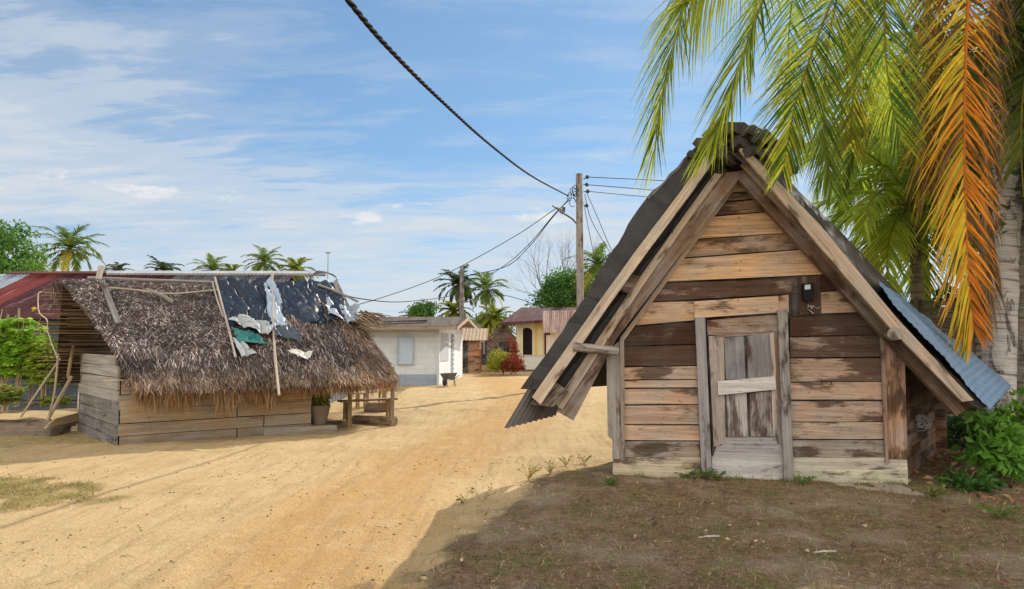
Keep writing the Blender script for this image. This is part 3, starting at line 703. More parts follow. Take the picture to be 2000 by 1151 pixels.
# layered leaf ribs seen at the open left gable underside
ly = MB()
for k in range(26):
    s = .04+k/26*.93
    for rep in range(3):
        a, _ = roofpt(2, -.85+r2.uniform(-.35,.25), s, -.13-.02*rep); b, _ = roofpt(2, .6, s, -.14-.02*rep)
        ly.beam(a-UP*R.uniform(0,.05), b-UP*R.uniform(0,.05), R.uniform(.006,.022), .008, rc(R.choice([(.34,.24,.13), (.14,.09,.055), (.42,.31,.18), (.22,.15,.09)]), .3))
for k in range(520):
    s = r2.random(); a, n = roofpt(2, -.82+r2.random()**2*.6, s, r2.uniform(-.15,.02)); dv = -d_*r2.uniform(.6,1)-UP*r2.uniform(.2,1)
    ly.blade(a, dv.normalized()*r2.uniform(.1,.35), nf_*.008, rc(r2.choice([(.33,.25,.17),(.14,.10,.07),(.22,.17,.13)]), .3), 3, .25, .2)
for k in range(240):
    s = r2.random(); a, n = roofpt(0, t0f(s), s, -.05); dv = -d_*r2.uniform(.3,1)-UP*r2.uniform(.3,1)+nf_*r2.uniform(-.3,.5)
    ly.blade(a, dv.normalized()*r2.uniform(.06,.24), nf_*.008, rc((.22,.18,.155), .3), 3, .25, .2)
ly.build('leaf_batten', THATCH, th)
# walls
fw = MB()
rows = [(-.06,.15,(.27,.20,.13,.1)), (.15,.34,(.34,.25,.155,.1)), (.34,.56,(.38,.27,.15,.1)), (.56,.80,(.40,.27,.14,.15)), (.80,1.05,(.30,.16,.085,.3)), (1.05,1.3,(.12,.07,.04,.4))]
for i, (z0, z1, col) in enumerate(rows):
    for (a, b) in (((-.0, 1.75), (1.77, 3.05)) if i % 2 == 0 else ((-.02, 2.2), (2.22, 3.05))):
        o_ = .03*(5-i)*.4; a_ = a-.03*i*.0
        sl_ = R.uniform(-.012, .012)
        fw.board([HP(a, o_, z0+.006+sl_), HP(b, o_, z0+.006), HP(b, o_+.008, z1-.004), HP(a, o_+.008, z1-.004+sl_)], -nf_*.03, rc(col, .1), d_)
fw.build('front_wall', WOOD, th)
gw = MB()
for i in range(8):
    z0 = -.05+i*.185; z1 = z0+.18; ext = .05
    if i == 6: pass
    tone = (.34,.31,.26,.15) if i > 3 else (.17,.155,.14,.2)  # lit upper and shaded lower planks put into the plank colour
    a, b = HP(-.05, .06-(i*.01)), Vector((-8.05+R.uniform(-.03,.03), 12.8, 0))
    if i == 7: a = HP(-.05, -.35)
    gw.board([a+UP*(z0+R.uniform(-.01,.01)), b+UP*(z0+R.uniform(-.02,.02)), b+UP*z1, a+UP*(z1+R.uniform(-.01,.01))], d_*.03, rc(tone, .12))
gw.build('side_wall', WOOD2, th)
rw = MB()
for i in range(6): rw.board([HP(3.03,.0,i*.2), HP(3.03,-2.5,i*.2), HP(3.03,-2.5,i*.2+.19), HP(3.03,.0,i*.2+.19)], -d_*.03, rc((.22,.14,.08,.3),.2))
bl = Vector((-8.05,12.8,0))
for i in range(7): rw.board([bl+UP*i*.2, HP(3.03,-2.55,i*.2), HP(3.03,-2.55,i*.2+.19), bl+UP*(i*.2+.19)], -nf_*.03, rc((.2,.14,.09,.3),.2))
rw.build('back_wall', WOOD2, th)
mb = MB(); mb.board([HP(2.2,.10,-.05), HP(3.5,.16,-.05), HP(3.5,.16,.10), HP(2.2,.10,.13)], -nf_*.5, (.30,.25,.18,.1)); mb.build('step', WOOD2, th)
# eave lath at the left corner
mb = MB(); mb.beam(HP(-.25,.1,1.03), HP(.55,.25,1.05), .03, .02, (.42,.36,.28,0)); mb.build('eave_lath', WOOD, th)
# porch posts
for (px, py, ztop) in ((682, 835, 1.15), (765, 832, 1.15), (717, 800, 1.5), (697, 795, 1.5), (748, 798, 1.3)):
    b = G(px, py); mb = MB(); mb.tube([b-UP*.1, b+UP*.6+d_*.01, b+UP*ztop], [.045,.04,.04] if py > 820 else [.035]*3, (.32,.21,.11,.3), 7, wob=.15); mb.build('porch_post', WOOD, th)
# sticks on roof
def onroof(px, py, lift=.09):
    p0 = HP(0, RIDGE, RZ+.06); n = (nf_*(RZ-EZ)+UP*1.8).normalized(); return PL(px, py, p0+n*lift, n)
for pts, r_, col in (([(420,542),(432,590),(446,640),(460,698)], .022, (.36,.31,.28)), ([(415,552),(424,585),(436,620)], .018, (.3,.26,.24)),
                     ([(532,533),(533,600),(536,680),(545,772)], .022, (.45,.37,.28)), ([(199,548),(212,590),(231,632)], .045, (.14,.13,.125)),
                     ([(212,562),(262,566),(330,574),(425,566)], .016, (.40,.34,.26)), ([(286,565),(318,578),(338,590)], .03, (.27,.23,.20)), ([(620,556),(648,566),(700,590)], .025, (.3,.25,.22)),
                     ([(198,520),(192,546)], .05, (.33,.27,.22))):
    mb = MB(); q = [onroof(x, y, .10+r_) for x, y in pts]
    if r_ > .04: 
        mb.beam(q[0], q[-1], .09, .03, (*col, .2), up=nf_+UP)
    else: mb.tube(spline(q, 10), r_, (*col, .1), 6, wob=.3)
    mb.build('roof_pole', WOOD2, th)
mb = MB(); mb.tube([HP(-.45, RIDGE, RZ+.03), HP(1.6, RIDGE, RZ+.06), HP(3.7, RIDGE, RZ+.05)], .03, (.25,.22,.20,.1), 8, wob=.2); mb.build('ridge_pole', WOOD2, th)
# plastic sheets
def sheet(name, label, corners, col, nx=44, ny=36, amp=.05, seed=0, lift=.11, group=None, mat=PLASTIC, rag=.8):
    mb = MB(); c4 = [onroof(x, y, lift) for x, y in corners]
    def dz(u, v, p):
        q = Vector((p.x*1.0+seed*7, p.y*1.0, p.z*1.0))
        rid = abs(noise.noise(Vector((q.x*3.0+q.z*2.5, q.y*2.0-q.z*1.5, seed))))
        r2_ = abs(noise.noise(Vector((q.x*5.0-q.z*6, q.z*3.0+q.y*3, seed+3))))
        e1 = .13*noise.noise(Vector((q.x*2.2, q.z*2.2, seed+11)))+.06*noise.noise(Vector((q.x*7, q.z*7, seed+5))); e2 = .13*noise.noise(Vector((q.x*2.2, q.z*2.2, seed+21)))+.07*noise.noise(Vector((q.x*6, q.z*6, seed+8)))
        hh = amp*(.9*noise.noise(q*2.0)+.16*noise.noise(q*7)) + amp*1.5*max(0, .12-rid)*6 + amp*1.1*max(0,.09-r2_)*8
        return (hh, e1, e2)
    def keep(u, v):
        e = min(u, 1-u, v, 1-v)
        return e > .035*rag*(.4+noise.noise(Vector((u*7, v*7, seed+.5)))*2.0)
    mb.patch(*c4, nx, ny, dz, col, keep)
    return mb.build(name, mat, None, True, label=label, category='plastic sheet', group='torn plastic sheets on the thatched roof')
sheet('plastic_sheet', 'dark navy plastic sheet at left between the two roof poles of the thatched hut', [(424,546),(530,542),(545,660),(446,634)], (.014,.024,.042), seed=1)
sheet('plastic_sheet', 'large dark navy plastic sheet at right of the roof pole on the thatched hut', [(534,544),(652,550),(690,622),(556,634)], (.016,.027,.048), seed=2, amp=.06)
sheet('plastic_sheet', 'pale blue-grey plastic strip hanging beside the long roof pole of the thatched hut', [(510,546),(536,546),(562,634),(530,642)], (.28,.34,.42), 16, 26, .05, 3, .16)
sheet('plastic_sheet', 'pale grey crumpled plastic at the right end of the thatched ridge', [(636,554),(694,590),(704,630),(646,618)], (.26,.31,.38), 20, 20, .10, 4, .15)
sheet('plastic_sheet', 'grey-white plastic flap above the teal scrap on the thatched roof', [(452,626),(480,616),(536,636),(530,656)], (.30,.32,.33), 24, 18, .06, 5, .17)
sheet('plastic_sheet', 'teal plastic scrap on the thatched roof', [(452,636),(500,648),(522,668),(462,668)], (.03,.15,.14), 20, 14, .05, 6, .14)
sheet('plastic_sheet', 'white torn plastic scrap below the teal one on the thatched roof', [(450,650),(480,668),(504,690),(470,692)], (.33,.35,.36), 22, 16, .05, 7, .15)
sheet('plastic_sheet', 'white torn plastic scrap lowest on the thatched roof right of the pole', [(550,682),(606,680),(600,700),(566,690)], (.5,.47,.43), 16, 10, .05, 8, .15)
sheet('plastic_sheet', 'dark plastic tatter right of the pole below the large navy sheet', [(538,640),(582,646),(588,672),(540,660)], (.05,.065,.085), 18, 12, .06, 9, .15)
# stack of flat palm leaves on hip
mb = MB()
for k in range(46):
    q = P(705+R.uniform(-18,30), 618+R.uniform(-12,26), 13.6+R.uniform(-.2,.3)); dv = (d_*R.uniform(.5,1)+nf_*R.uniform(-.5,.5)-UP*R.uniform(.05,.5)).normalized()
    mb.beam(q, q+dv*R.uniform(.2,.5), R.uniform(.03,.07), .012, rc((.30,.21,.12,.1),.35))
mb.build('ridge_bundle', WOOD2, th)
# porch furniture
def bench(a, b, z, label, wd=.26, col=(.42,.28,.15,.2), group='benches and table under the thatched porch', name='bench', cat='bench'):
    r = thing(name, label, cat, (a+b)/2, group); dd = (b-a).normalized(); nn = Vector((-dd.y, dd.x, 0))
    mb = MB(); mb.board([a+UP*z-nn*wd/2, b+UP*z-nn*wd/2, b+UP*z+nn*wd/2, a+UP*z+nn*wd/2], -UP*.035, rc(col), dd); mb.build('seat' if name == 'bench' else 'tabletop', WOOD, r)
    for e in (a+dd*.15, b-dd*.15):
        for s_ in (-1, 1):
            mb = MB(); mb.beam(e+nn*s_*wd*.35-UP*.03, e+nn*s_*wd*.33+UP*(z-.035), .05, .05, rc(col)); mb.build('leg', WOOD, r)
    return r
bench(G(662,822), G(772,815)+Vector((0,0,0)), .42, 'long narrow plank bench nearest, between the two front porch posts')
bench(G(700,800), G(752,790), .40, 'short plank bench at the back of the thatched porch')
mb = MB(); a, b = G(692,826), G(771,832); mb.tube([a+UP*.07, (a+b)/2+UP*.08, b+UP*.09], [.085,.09,.095], (.30,.19,.10,.35), 10, wob=.12); mb.build('log', WOOD, None, label='thick brown log lying at the feet of the porch posts', category='log')
mb = MB(); q = G(735,806); mb.board([q+Vector((-.3,0,.02)), q+Vector((.3,.05,.02)), q+Vector((.26,.0,.24)), q+Vector((-.25,0,.2))], Vector((0,.3,0)), (.26,.14,.07,.3)); mb.build('wood_block', WOOD, None, label='rough reddish chunk of timber under the porch bench', category='timber')
# potted plant
pb = HP(3.27, -.14, .10); pot = thing('potted_plant', 'clay pot with a light green plant at the end of the plank wall', 'potted plant', pb)
mb = MB(); mb.tube([pb, pb+UP*.03, pb+UP*.30, pb+UP*.36, pb+UP*.36], [.12,.13,.19,.205,.15], (.20,.15,.11), 18, wob=.02); mb.build('pot', STONE, pot, True)
mb = MB(); crown(mb, pb+UP*.52, (.17,.17,.2), 22, 26, .09, (.13,.17,.03), (.28,.30,.06), R, .3, 1, .4, .2); mb.build('foliage', LEAF, pot)
mb = MB(); q = HP(3.16,-.42,.08); mb.tube([q, q+UP*.05, q+UP*.3, q+UP*.42, q+UP*.40], [.1,.15,.17,.12,.06], (.14,.07,.04), 16); mb.build('clay_jar', STONE, None, True, label='dark brown clay jar against the wall behind the potted plant', category='jar')

# ================================================================== METAL-ROOFED HOUSE BEHIND
hs = thing('red_roof_house', 'long low house with a rusty dark red metal roof behind the thatched hut', 'house', (-10, 18.5, 0))
rf = MB(); zR = 3.55; x0, x1 = -14.1, -4.9
cols = [(.26,.32,.38), (.15,.03,.028), (.055,.018,.022), (.06,.018,.022), (.07,.02,.022), (.05,.017,.02)]
xx = x0-.2; i = 0
while xx < -6.9:
    w_ = .82; c_ = cols[i] if i < 6 else (.10,.095,.10)
    sh = -.55*(1) 
    rf.patch((xx, 19, zR-.01*(i%2)), (xx+w_+.03, 19, zR-.01*(i%2)), (xx+w_+.03+sh*.5, 16.3, 2.2-.01*(i%2)), (xx+sh*.5, 16.3, 2.2-.01*(i%2)), 30, 4, lambda u, v, p: .018*sin(u*2*pi*8), c_)
    xx += w_; i += 1
rf.patch((x0, 19.02, zR), (-6.2, 19.02, zR), (-6.2, 21.6, 2.3), (x0, 21.6, 2.3), 4, 4, None, (.12,.04,.045))
rf.build('roof', RUST, hs)
mb = MB(); mb.tube([(x0,19,zR+.02), (-11.2,19,zR+.03)], .055, (.12,.04,.03), 8); mb.tube([(-11.3,18.99,zR+.02), (-5.2,18.99,zR+.01)], .075, (.40,.42,.45), 8); mb.build('ridge_cap', METAL, hs)
mb = MB()
for i in range(9):
    mb.board([(x0,16.6,i*.25-.05), (x1,16.6,i*.25-.05), (x1,16.6,i*.25+.19), (x0,16.6,i*.25+.19)], (0,.04,0), rc((.10,.105,.115,.2),.25))
mb.board([(x0,16.66,-.05), (x0,21.4,-.05), (x0,21.4,2.4), (x0,19,3.4), (x0,16.66,2.3)], (.04,0,0), (.10,.105,.115,.2)); mb.board([(x1,16.66,-.05), (x1,21.4,-.05), (x1,21.4,2.4), (x1,19,3.4), (x1,16.66,2.3)], (-.04,0,0), (.10,.105,.115,.2))
mb.build('wall', WOOD2, hs)
mb = MB()
for x in (-12.9,-12.0,-11.0): mb.board([(x,16.55,.25), (x+.7,16.55,.25), (x+.7,16.55,.55), (x,16.55,.55)], (0,.06,0), (.10,.13,.17,.0))
mb.build('wall_panel', PAINT, hs)
mb = MB(); q = Vector((-5.1, 18.8, 3.4)); mb.tube([q, q+UP*.75], .014, (.3,.3,.3), 6); mb.tube([q+UP*.72-Vector((.07,0,0)), q+UP*.72+Vector((.07,0,0))], .02, (.2,.2,.2), 6); mb.build('antenna', METAL, None, label='thin upright antenna rod above the right end of the thatched ridge', category='antenna')
# scrap tyres/branch above hip
mb = MB(); c_ = P(632,548,15.5)
for k in range(5):
    pts = [c_+Vector((.32*cos(a+k*.2), .1*k, .18*sin(a)+.02*k)) for a in [pi*j/8 for j in range(9)]]; mb.tube(pts, .012, (.08,.07,.07), 5)
mb.build('wire_coil', METAL, None, label='loose loops of dark wire over the right end of the thatched ridge', category='wire')

# ================================================================== LEFT GARDEN BED
bed = thing('planter_bed', 'low plank-edged planting bed left of the thatched hut', 'planter', G(80, 838))
def GP(px, py, z): p = G(px, py); p.z = z; return p
mb = MB(); mb.board([GP(-60,850,-.02), GP(96,848,-.02), GP(96,848,.26), GP(-60,850,.25)], (0,.05,0), (.20,.155,.11,.3)); mb.board([GP(92,852,-.02), GP(162,836,-.02), GP(162,836,.24), GP(92,852,.14)], (.02,.05,0), (.22,.17,.12,.3)); mb.build('edge_board', WOOD, bed)
mb = MB()
for k in range(5): mb.beam(GP(86,852,.14+.03*k)+Vector((0,.02+.05*k,0)), GP(164,838,.2+.035*k)+Vector((0,.05*k,0)), .05, .02, rc((.55,.38,.20,.1),.2))
mb.build('loose_board', WOOD, bed)
mb = MB(); mb.patch(GP(-60,845,.24), GP(160,838,.20), GP(160,838,.24)+Vector((0,1.6,0)), GP(-60,845,.26)+Vector((0,1.6,0)), 30, 12, lambda u, v, p: .05*noise.noise(p*3), (.33,.24,.12)); mb.build('soil', STONE, bed, True)
mb = MB(); a = GP(150,815,0); mb.board([a-UP*.02, a+Vector((.16,0,-.02)), a+Vector((.17,0,.62)), a+Vector((0,0,.62))], (0,.06,0), (.50,.46,.38,.05)); mb.build('stake', WOOD2, None, label='short pale upright board beside the corner of the thatched hut', category='post')
for (pa, pb_, r_, lb) in (((92,822), (140,735), .03, 'thick leaning pole propped under the left end of the thatch'), ((40,815), (118,700), .018, 'thin crossed stick leaning behind the leafy shrubs')):
    a = P(*pa, 12.0); b = P(*pb_, 12.3); mb = MB(); mb.tube([a, (a+b)/2, b], r_, (.40,.31,.19,.2), 7, wob=.2); mb.build('leaning_pole', WOOD, None, label=lb, category='pole')
for pts, lb in (([(96,812,11.9),(106,770,11.9),(112,715,12),(114,690,12)], 'slender pale sapling stem standing at the right end of the planting bed'),):
    mb = MB(); mb.tube(spline([P(*q) for q in pts], 8), .018, (.36,.28,.18,.1), 6); mb.build('stem_pole', WOOD, None, label=lb, category='pole')
mb = MB(); mb.tube([P(154,600,12.4), P(150,640,12.5), P(140,690,12.6), P(133,735,12.7), P(138,742,12.7)], .03, (.42,.31,.17,.2), 7, wob=.15); mb.build('gable_prop', WOOD, th)
r3 = random.Random(21)
def cassava(px, py, h, label, n=7, spread=.35, c1=(.14,.34,.02), c2=(.44,.62,.08), D=None, lsz=.17):
    b = G(px, py) if D is None else P(px, py, D); b.z = .2
    r = thing('leafy_shrub', label, 'shrub', b, 'leafy shrubs in the planting bed'); s = MB(); l = MB()
    for k in range(n):
        a = r3.uniform(0, 2*pi); rr = spread*r3.uniform(.3, 1); top = b+Vector((cos(a)*rr, sin(a)*rr*.7, h*r3.uniform(.7, 1)))
        path = spline([b+Vector((cos(a)*.05, sin(a)*.05, 0)), b+Vector((cos(a)*rr*.3, sin(a)*rr*.2, h*.45)), top], 8); s.tube(path, [.014-.001*i for i in range(9)], (.40,.32,.2), 5)
        for j in range(52):
            q = path[min(8, int(8*r3.uniform(.45, 1.0)))]+rvec(r3)*.04; az = r3.uniform(0, 2*pi); pt = q+Vector((cos(az), sin(az), r3.uniform(-.1,.5))).normalized()*r3.uniform(.08,.22)
            s.tube([q, pt], .0035, (.40,.20,.08), 3, False); tone = r3.random()
            for m_ in range(5):
                aa = az+(m_-2)*.55; leaf(l, pt, Vector((cos(aa), sin(aa), r3.uniform(-.6,.1))), lsz*r3.uniform(.7,1.2), .17, rc(mixcol(c1, c2, tone), .2, r3), r3)
    s.build('stem', BARK, r); l.build('foliage', LEAF, r); return r
cassava(-25, 812, 2.34, 'leafy green shrub cut by the left edge of the photo', 9, .5)
cassava(2, 812, 2.1, 'broad bright green shrub just inside the left edge of the photo', 11, .5)
cassava(30, 812, 2.22, 'tall bright green shrub second from the left in the planting bed', 10, .45)
cassava(84, 812, 1.62, 'yellow-green shrub rightmost in the planting bed', 6, .25, (.16,.26,.02), (.42,.46,.06))
cassava(58, 806, 1.86, 'green shrub with bare lower stems in the middle of the planting bed', 7, .3)
cassava(8, 822, .55, 'low sprawling green shrub at the left front of the planting bed', 8, .35, (.14,.22,.03), (.30,.36,.07), lsz=.09)
cassava(105, 812, .2, 'ankle-high sprout of green leaves between stake and leaning pole', 6, .2, (.14,.24,.03), (.40,.42,.08), lsz=.08)
mb = MB(); mb.tube(spline([P(112,700,11.9), P(94,650,11.9), P(92,625,11.9), P(76,610,11.9), P(75,575,11.9), P(80,570,11.9)], 14), .009, (.50,.42,.36), 5)
for k in range(4): leaf(mb, P(72,603,11.9), Vector((-1,0,r3.uniform(-.6,.4))), .1, .35, (.55,.50,.06))
mb.build('bare_twig', BARK, None, label='pale bare twig curling up in front of the red roof', category='twig')

# ================================================================== WHITE SHED
ws = thing('white_shed', 'small white plank shed with low tin roof across the sandy lane', 'shed', (-5, 30, 0))
cx_, cy_ = -2.9, 26.6
mb = MB()
for i in range(11):
    z = i*.21; mb.board([(cx_-5,cy_+.05,z), (cx_,cy_,z), (cx_,cy_-.012,z+.205), (cx_-5,cy_+.038,z+.205)], (0,.04,0), rc((.56,.60,.63) if i > 1 else (.30,.36,.45), .04))
for i in range(11):
    z = i*.21; mb.board([(cx_,cy_+.02,z), (cx_+.45,cy_+7.2,z), (cx_+.462,cy_+7.2,z+.205), (cx_+.012,cy_+.02,z+.205)], (-.04,0,0), rc((.70,.73,.76), .04))
mb.board([(cx_-5,33.8,0),(cx_+.45,33.8,0),(cx_+.45,33.8,2.3),(cx_-5,33.8,2.3)], (0,-.04,0), (.5,.5,.5)); mb.board([(cx_+.02,26.62,2.31),(cx_+.45,33.8,2.31),(cx_+.2,29.8,2.72)], (-.04,0,0), (.35,.28,.2)); mb.board([(cx_-5,26.64,0),(cx_-5,33.8,0),(cx_-5,33.8,2.3),(cx_-5,29.8,2.7),(cx_-5,26.64,2.3)], (.04,0,0), (.4,.4,.4)); mb.build('wall', PAINT, ws)
mb = MB()
for k in range(9):
    a = -9.2+k*.79; c_ = [(.06,.035,.03), (.20,.12,.11), (.05,.033,.03), (.18,.10,.09), (.06,.042,.036), (.07,.052,.042), (.08,.06,.05), (.07,.055,.045), (.075,.058,.046)][k]
    mb.patch((a,26.0,2.28), (a+.8,26.0,2.28), (a+.8+.15,29.8,2.78), (a+.15,29.8,2.78), 24, 2, lambda u, v, p: .016*sin(u*2*pi*7), c_)
mb.patch((-9,29.8,2.77), (-1.95,29.8,2.77), (-1.75,34.2,2.42), (-9,34.2,2.42), 30, 2, lambda u, v, p: .016*sin(u*2*pi*40), (.33,.25,.17))
mb.build('roof', RUST, ws)
mb = MB(); mb.board([(-2.08,26.0,2.26),(-1.9,29.8,2.76),(-1.72,34.2,2.4),(-1.72,34.2,2.28),(-1.9,29.8,2.62),(-2.08,26.0,2.12)], (-.03,0,0), (.46,.36,.25,.1)); mb.beam((-9,26.02,2.2), (-2.1,26.02,2.2), .04, .12, (.30,.23,.17,.2)); mb.build('fascia', WOOD, ws)
mb = MB(); mb.board([(-4.4,26.56,.85),(-3.85,26.56,.85),(-3.85,26.56,1.85),(-4.4,26.56,1.85)], (0,.03,0), (.42,.50,.60)); mb.build('shutter', PAINT, ws)
mb = MB(); mb.board([(-2.84,27.3,.9),(-2.70,29.2,.9),(-2.70,29.2,2.05),(-2.84,27.3,2.05)], (-.03,0,0), (.42,.45,.50)); mb.build('shutter', PAINT, ws)
mb = MB(); mb.board([(-2.67,30.0,.05),(-2.62,31.0,.05),(-2.62,31.0,2.05),(-2.67,30.0,2.05)], (-.03,0,0), (.25,.28,.32)); mb.build('door', PAINT, ws)
mb = MB(); mb.board([(-2.59,31.6,.9),(-2.53,32.8,.9),(-2.53,32.8,2.05),(-2.59,31.6,2.05)], (-.03,0,0), (.38,.38,.46)); mb.build('shutter', PAINT, ws)
mb = MB()
for (a, b) in (((-4.45,.80),(-3.80,.85)),((-4.45,1.85),(-3.80,1.90)),((-4.45,.85),(-4.40,1.85)),((-3.85,.85),(-3.80,1.85))): mb.board([(a[0],26.53,a[1]),(b[0],26.53,a[1]),(b[0],26.53,b[1]),(a[0],26.53,b[1])], (0,.06,0), (.36,.40,.44))
mb.beam((-2.86,26.56,0), (-2.86,26.56,2.3), .09, .09, (.50,.54,.58)); mb.build('trim', PAINT, ws)
mb = MB(); mb.board([(-5.0,26.9,2.46),(-3.4,27.5,2.50),(-3.4,27.2,2.52),(-5.0,26.6,2.44)], (0,0,.04), (.03,.03,.03)); mb.build('roof_panel', METAL, ws)
# wheelbarrow
wb = Vector((-2.42, 26.0, 0)); whb = thing('wheelbarrow', 'old dark wheelbarrow parked by the corner of the white shed', 'wheelbarrow', wb)
mb = MB(); a = [(-.30,-.18,.48),(.34,-.2,.52),(.34,.2,.52),(-.30,.18,.48)]; b = [(-.16,-.1,.25),(.22,-.12,.28),(.22,.12,.28),(-.16,.1,.25)]
A4 = [wb+Vector(q) for q in a]; B4 = [wb+Vector(q) for q in b]
for k in range(4): mb.board([A4[k], A4[(k+1)%4], B4[(k+1)%4], B4[k]], (B4[k]-A4[k]).cross(A4[(k+1)%4]-A4[k]).normalized()*.012, (.10,.11,.10))
mb.board(B4, UP*.012, (.10,.11,.10)); mb.build('tray', METAL, whb)
mb = MB()
for s_ in (-1, 1):
    mb.tube([wb+Vector((-.3,s_*.04,.2)), wb+Vector((.1,s_*.16,.25)), wb+Vector((.45,s_*.2,.42))], .016, (.12,.10,.08), 6)
    mb.tube([wb+Vector((.18,s_*.16,.27)), wb+Vector((.12,s_*.18,.0))], .014, (.12,.10,.08), 6); mb.tube([wb+Vector((.18,s_*.16,.27)), wb+Vector((.28,s_*.18,.0))], .014, (.12,.10,.08), 6)
mb.build('frame', METAL, whb)
mb = MB(); q = wb+Vector((-.26,0,.15)); mb.tube([q+Vector((.13*cos(a), 0, .13*sin(a))) for a in [2*pi*k/20 for k in range(21)]], .03, (.03,.03,.03), 8, False); wh = mb.build('wheel', RUBBER, whb, True)
mb = MB(); mb.tube([q+Vector((0,-.03,0)), q+Vector((0,.03,0))], .1, (.04,.035,.03), 12); mb.build('rim', METAL, wh)

whb.rotation_euler = (0, 0, radians(-55))
# ================================================================== FAR HUTS
def simple_hut(name, label, x, y, wd, dp, hw, hr, wc, rcol, rmat, ax=(1,0,0), open_front=False, planks=8, cat='hut', gable_front=False):
    o_ = Vector((x, y, 0)); X = Vector(ax).normalized(); Yv = Vector((-X.y, X.x, 0)); r = thing(name, label, cat, o_)
    q = lambda a, b, z: o_ + X*a + Yv*b + UP*z
    mb = MB()
    for i in range(planks):
        z0 = hw*i/planks; z1 = hw*(i+1)/planks-.01
        for (a, b, t) in ((q(-wd/2,0,0), q(wd/2,0,0), Yv*.05), (q(wd/2,.06,0), q(wd/2,dp,0), X*-.05), (q(-wd/2,.06,0), q(-wd/2,dp,0), X*.05)):
            mb.board([a+UP*z0, b+UP*z0, b+UP*z1, a+UP*z1], t, rc(wc, .2))
    if gable_front: mb.board([q(-wd/2,0,hw), q(wd/2,0,hw), q(0,0,hr-.1)], Yv*.05, rc(wc, .1)); mb.board([q(-wd/2,dp,hw), q(wd/2,dp,hw), q(0,dp,hr-.1)], Yv*-.05, rc(wc, .1))
    mb.build('wall', WOOD, r)
    rb = MB(); e = .45
    if gable_front:
        for s_ in (-1, 1): rb.patch(q(s_*(wd/2+e),-e,hw-.15), q(s_*(wd/2+e),dp+e,hw-.15), q(0,dp+e,hr), q(0,-e,hr), 24, 6, lambda u, v, p: .02*sin(u*60), rcol)
    else:
        rb.patch(q(-wd/2-e,-e,hw-.1), q(wd/2+e,-e,hw-.1), q(wd/2+e,dp/2,hr), q(-wd/2-e,dp/2,hr), 40, 6, lambda u, v, p: .02*sin(u*90), rcol)
        rb.patch(q(-wd/2-e,dp+e,hw-.1), q(wd/2+e,dp+e,hw-.1), q(wd/2+e,dp/2,hr), q(-wd/2-e,dp/2,hr), 40, 6, lambda u, v, p: .02*sin(u*90), rcol)
        for s_ in (-1, 1): mb2 = None
    rb.build('roof', rmat, r); 
    db = MB(); db.board([q(-.35,-.03,.02), q(.35,-.03,.02), q(.35,-.03,1.75), q(-.35,-.03,1.75)], Yv*.02, (.04,.03,.03,.2)); db.build('door', WOOD, r)
    return r
simple_hut('brown_hut', 'orange-brown plank hut just right of the white shed', P(912,660,38).x-.3, 38, 2.0, 3.0, 1.9, 2.5, (.36,.17,.075,.3), (.35,.26,.17), THATCH)
simple_hut('distant_hut', 'small dark hut with a pointed front at the end of the lane', P(942,680,52).x, 52, 2.6, 3, 1.3, 2.5, (.16,.12,.10,.3), (.20,.15,.12), THATCH, gable_front=True)
simple_hut('distant_hut', 'dark broad hut with a faded roof between the brown hut and the tin-roofed shelter', P(925,680,60).x-1, 60, 7, 4, 2.0, 3.4, (.12,.09,.08,.3), (.38,.30,.27), RUST)
simple_hut('tin_shelter', 'brown hut with a shiny pale corrugated slope left of the yellow house', P(985,690,47).x, 47, 1.9, 3, 1.9, 3.0, (.26,.18,.14,.3), (.42,.44,.46), METAL, gable_front=True)
for k, (x, y, w_, c_, lb) in enumerate(((-9.5,55,6,(.25,.18,.14),'far hut with a low rust roof peeping over the white shed'), (6.5,58,7,(.2,.15,.14),'far hut behind the yellow house'))):
    simple_hut('distant_hut', lb, x, y, w_, 4, 2.2, 3.2, (*c_, .3), (.3,.2,.17), RUST)
# lane-side rack (pale post frame)
rk = thing('post_frame', 'pale open post frame in front of the dark hut at the end of the lane', 'frame', P(945,700,48))
for a, b in (((933,668),(975,667)),((946,668),(946,692)),((933,668),(933,690)),((965,668),(966,692))):
    mb = MB(); mb.tube([P(*a,48), P(*b,48)], .05, (.42,.38,.34,.1), 5); mb.build('post', WOOD2, rk)

# ================================================================== YELLOW HOUSE
yh = thing('yellow_house', 'pale yellow bungalow with an arched porch and a dark red roof', 'house', P(1070,700,42))
D = 40.0
YW = (.62,.55,.36); 
def YP(px, py, d=D): return P(px, py, d)
mb = MB()
def arch_wall(mb, xa, xb, zb, zt, ox, ow, oz0, oz1, y, col):
    """wall with an arched opening"""
    mb.board([(xa,y,zb),(ox,y,zb),(ox,y,zt),(xa,y,zt)], (0,.2,0), col); mb.board([(ox+ow,y,zb),(xb,y,zb),(xb,y,zt),(ox+ow,y,zt)], (0,.2,0), col); mb.board([(ox,y,zb),(ox+ow,y,zb),(ox+ow,y,oz0),(ox,y,oz0)], (0,.2,0), (.5,.52,.5))
    n = 12; cxx = ox+ow/2; r_ = ow/2
    for k in range(n):
        a0, a1 = pi*k/n, pi*(k+1)/n
        p0 = (cxx-r_*cos(a0), oz1-r_*.8+r_*.8*sin(a0)); p1 = (cxx-r_*cos(a1), oz1-r_*.8+r_*.8*sin(a1))
        mb.board([(p0[0],y,p0[1]),(p1[0],y,p1[1]),(p1[0],y,zt),(p0[0],y,zt)], (0,.2,0), col)
xa = YP(1009,700).x; xb = YP(1058,700).x; xo = YP(1019,700).x; 
arch_wall(mb, xa, xb+3.6, -.1, 2.9, xo, .62, .95, 2.55, D, (*YW,))
arch_wall(mb, xa+1.05, xa+2.2, -.1, 2.88, xa+1.2, .35, .9, 2.5, D-.02, (.62,.42,.12))
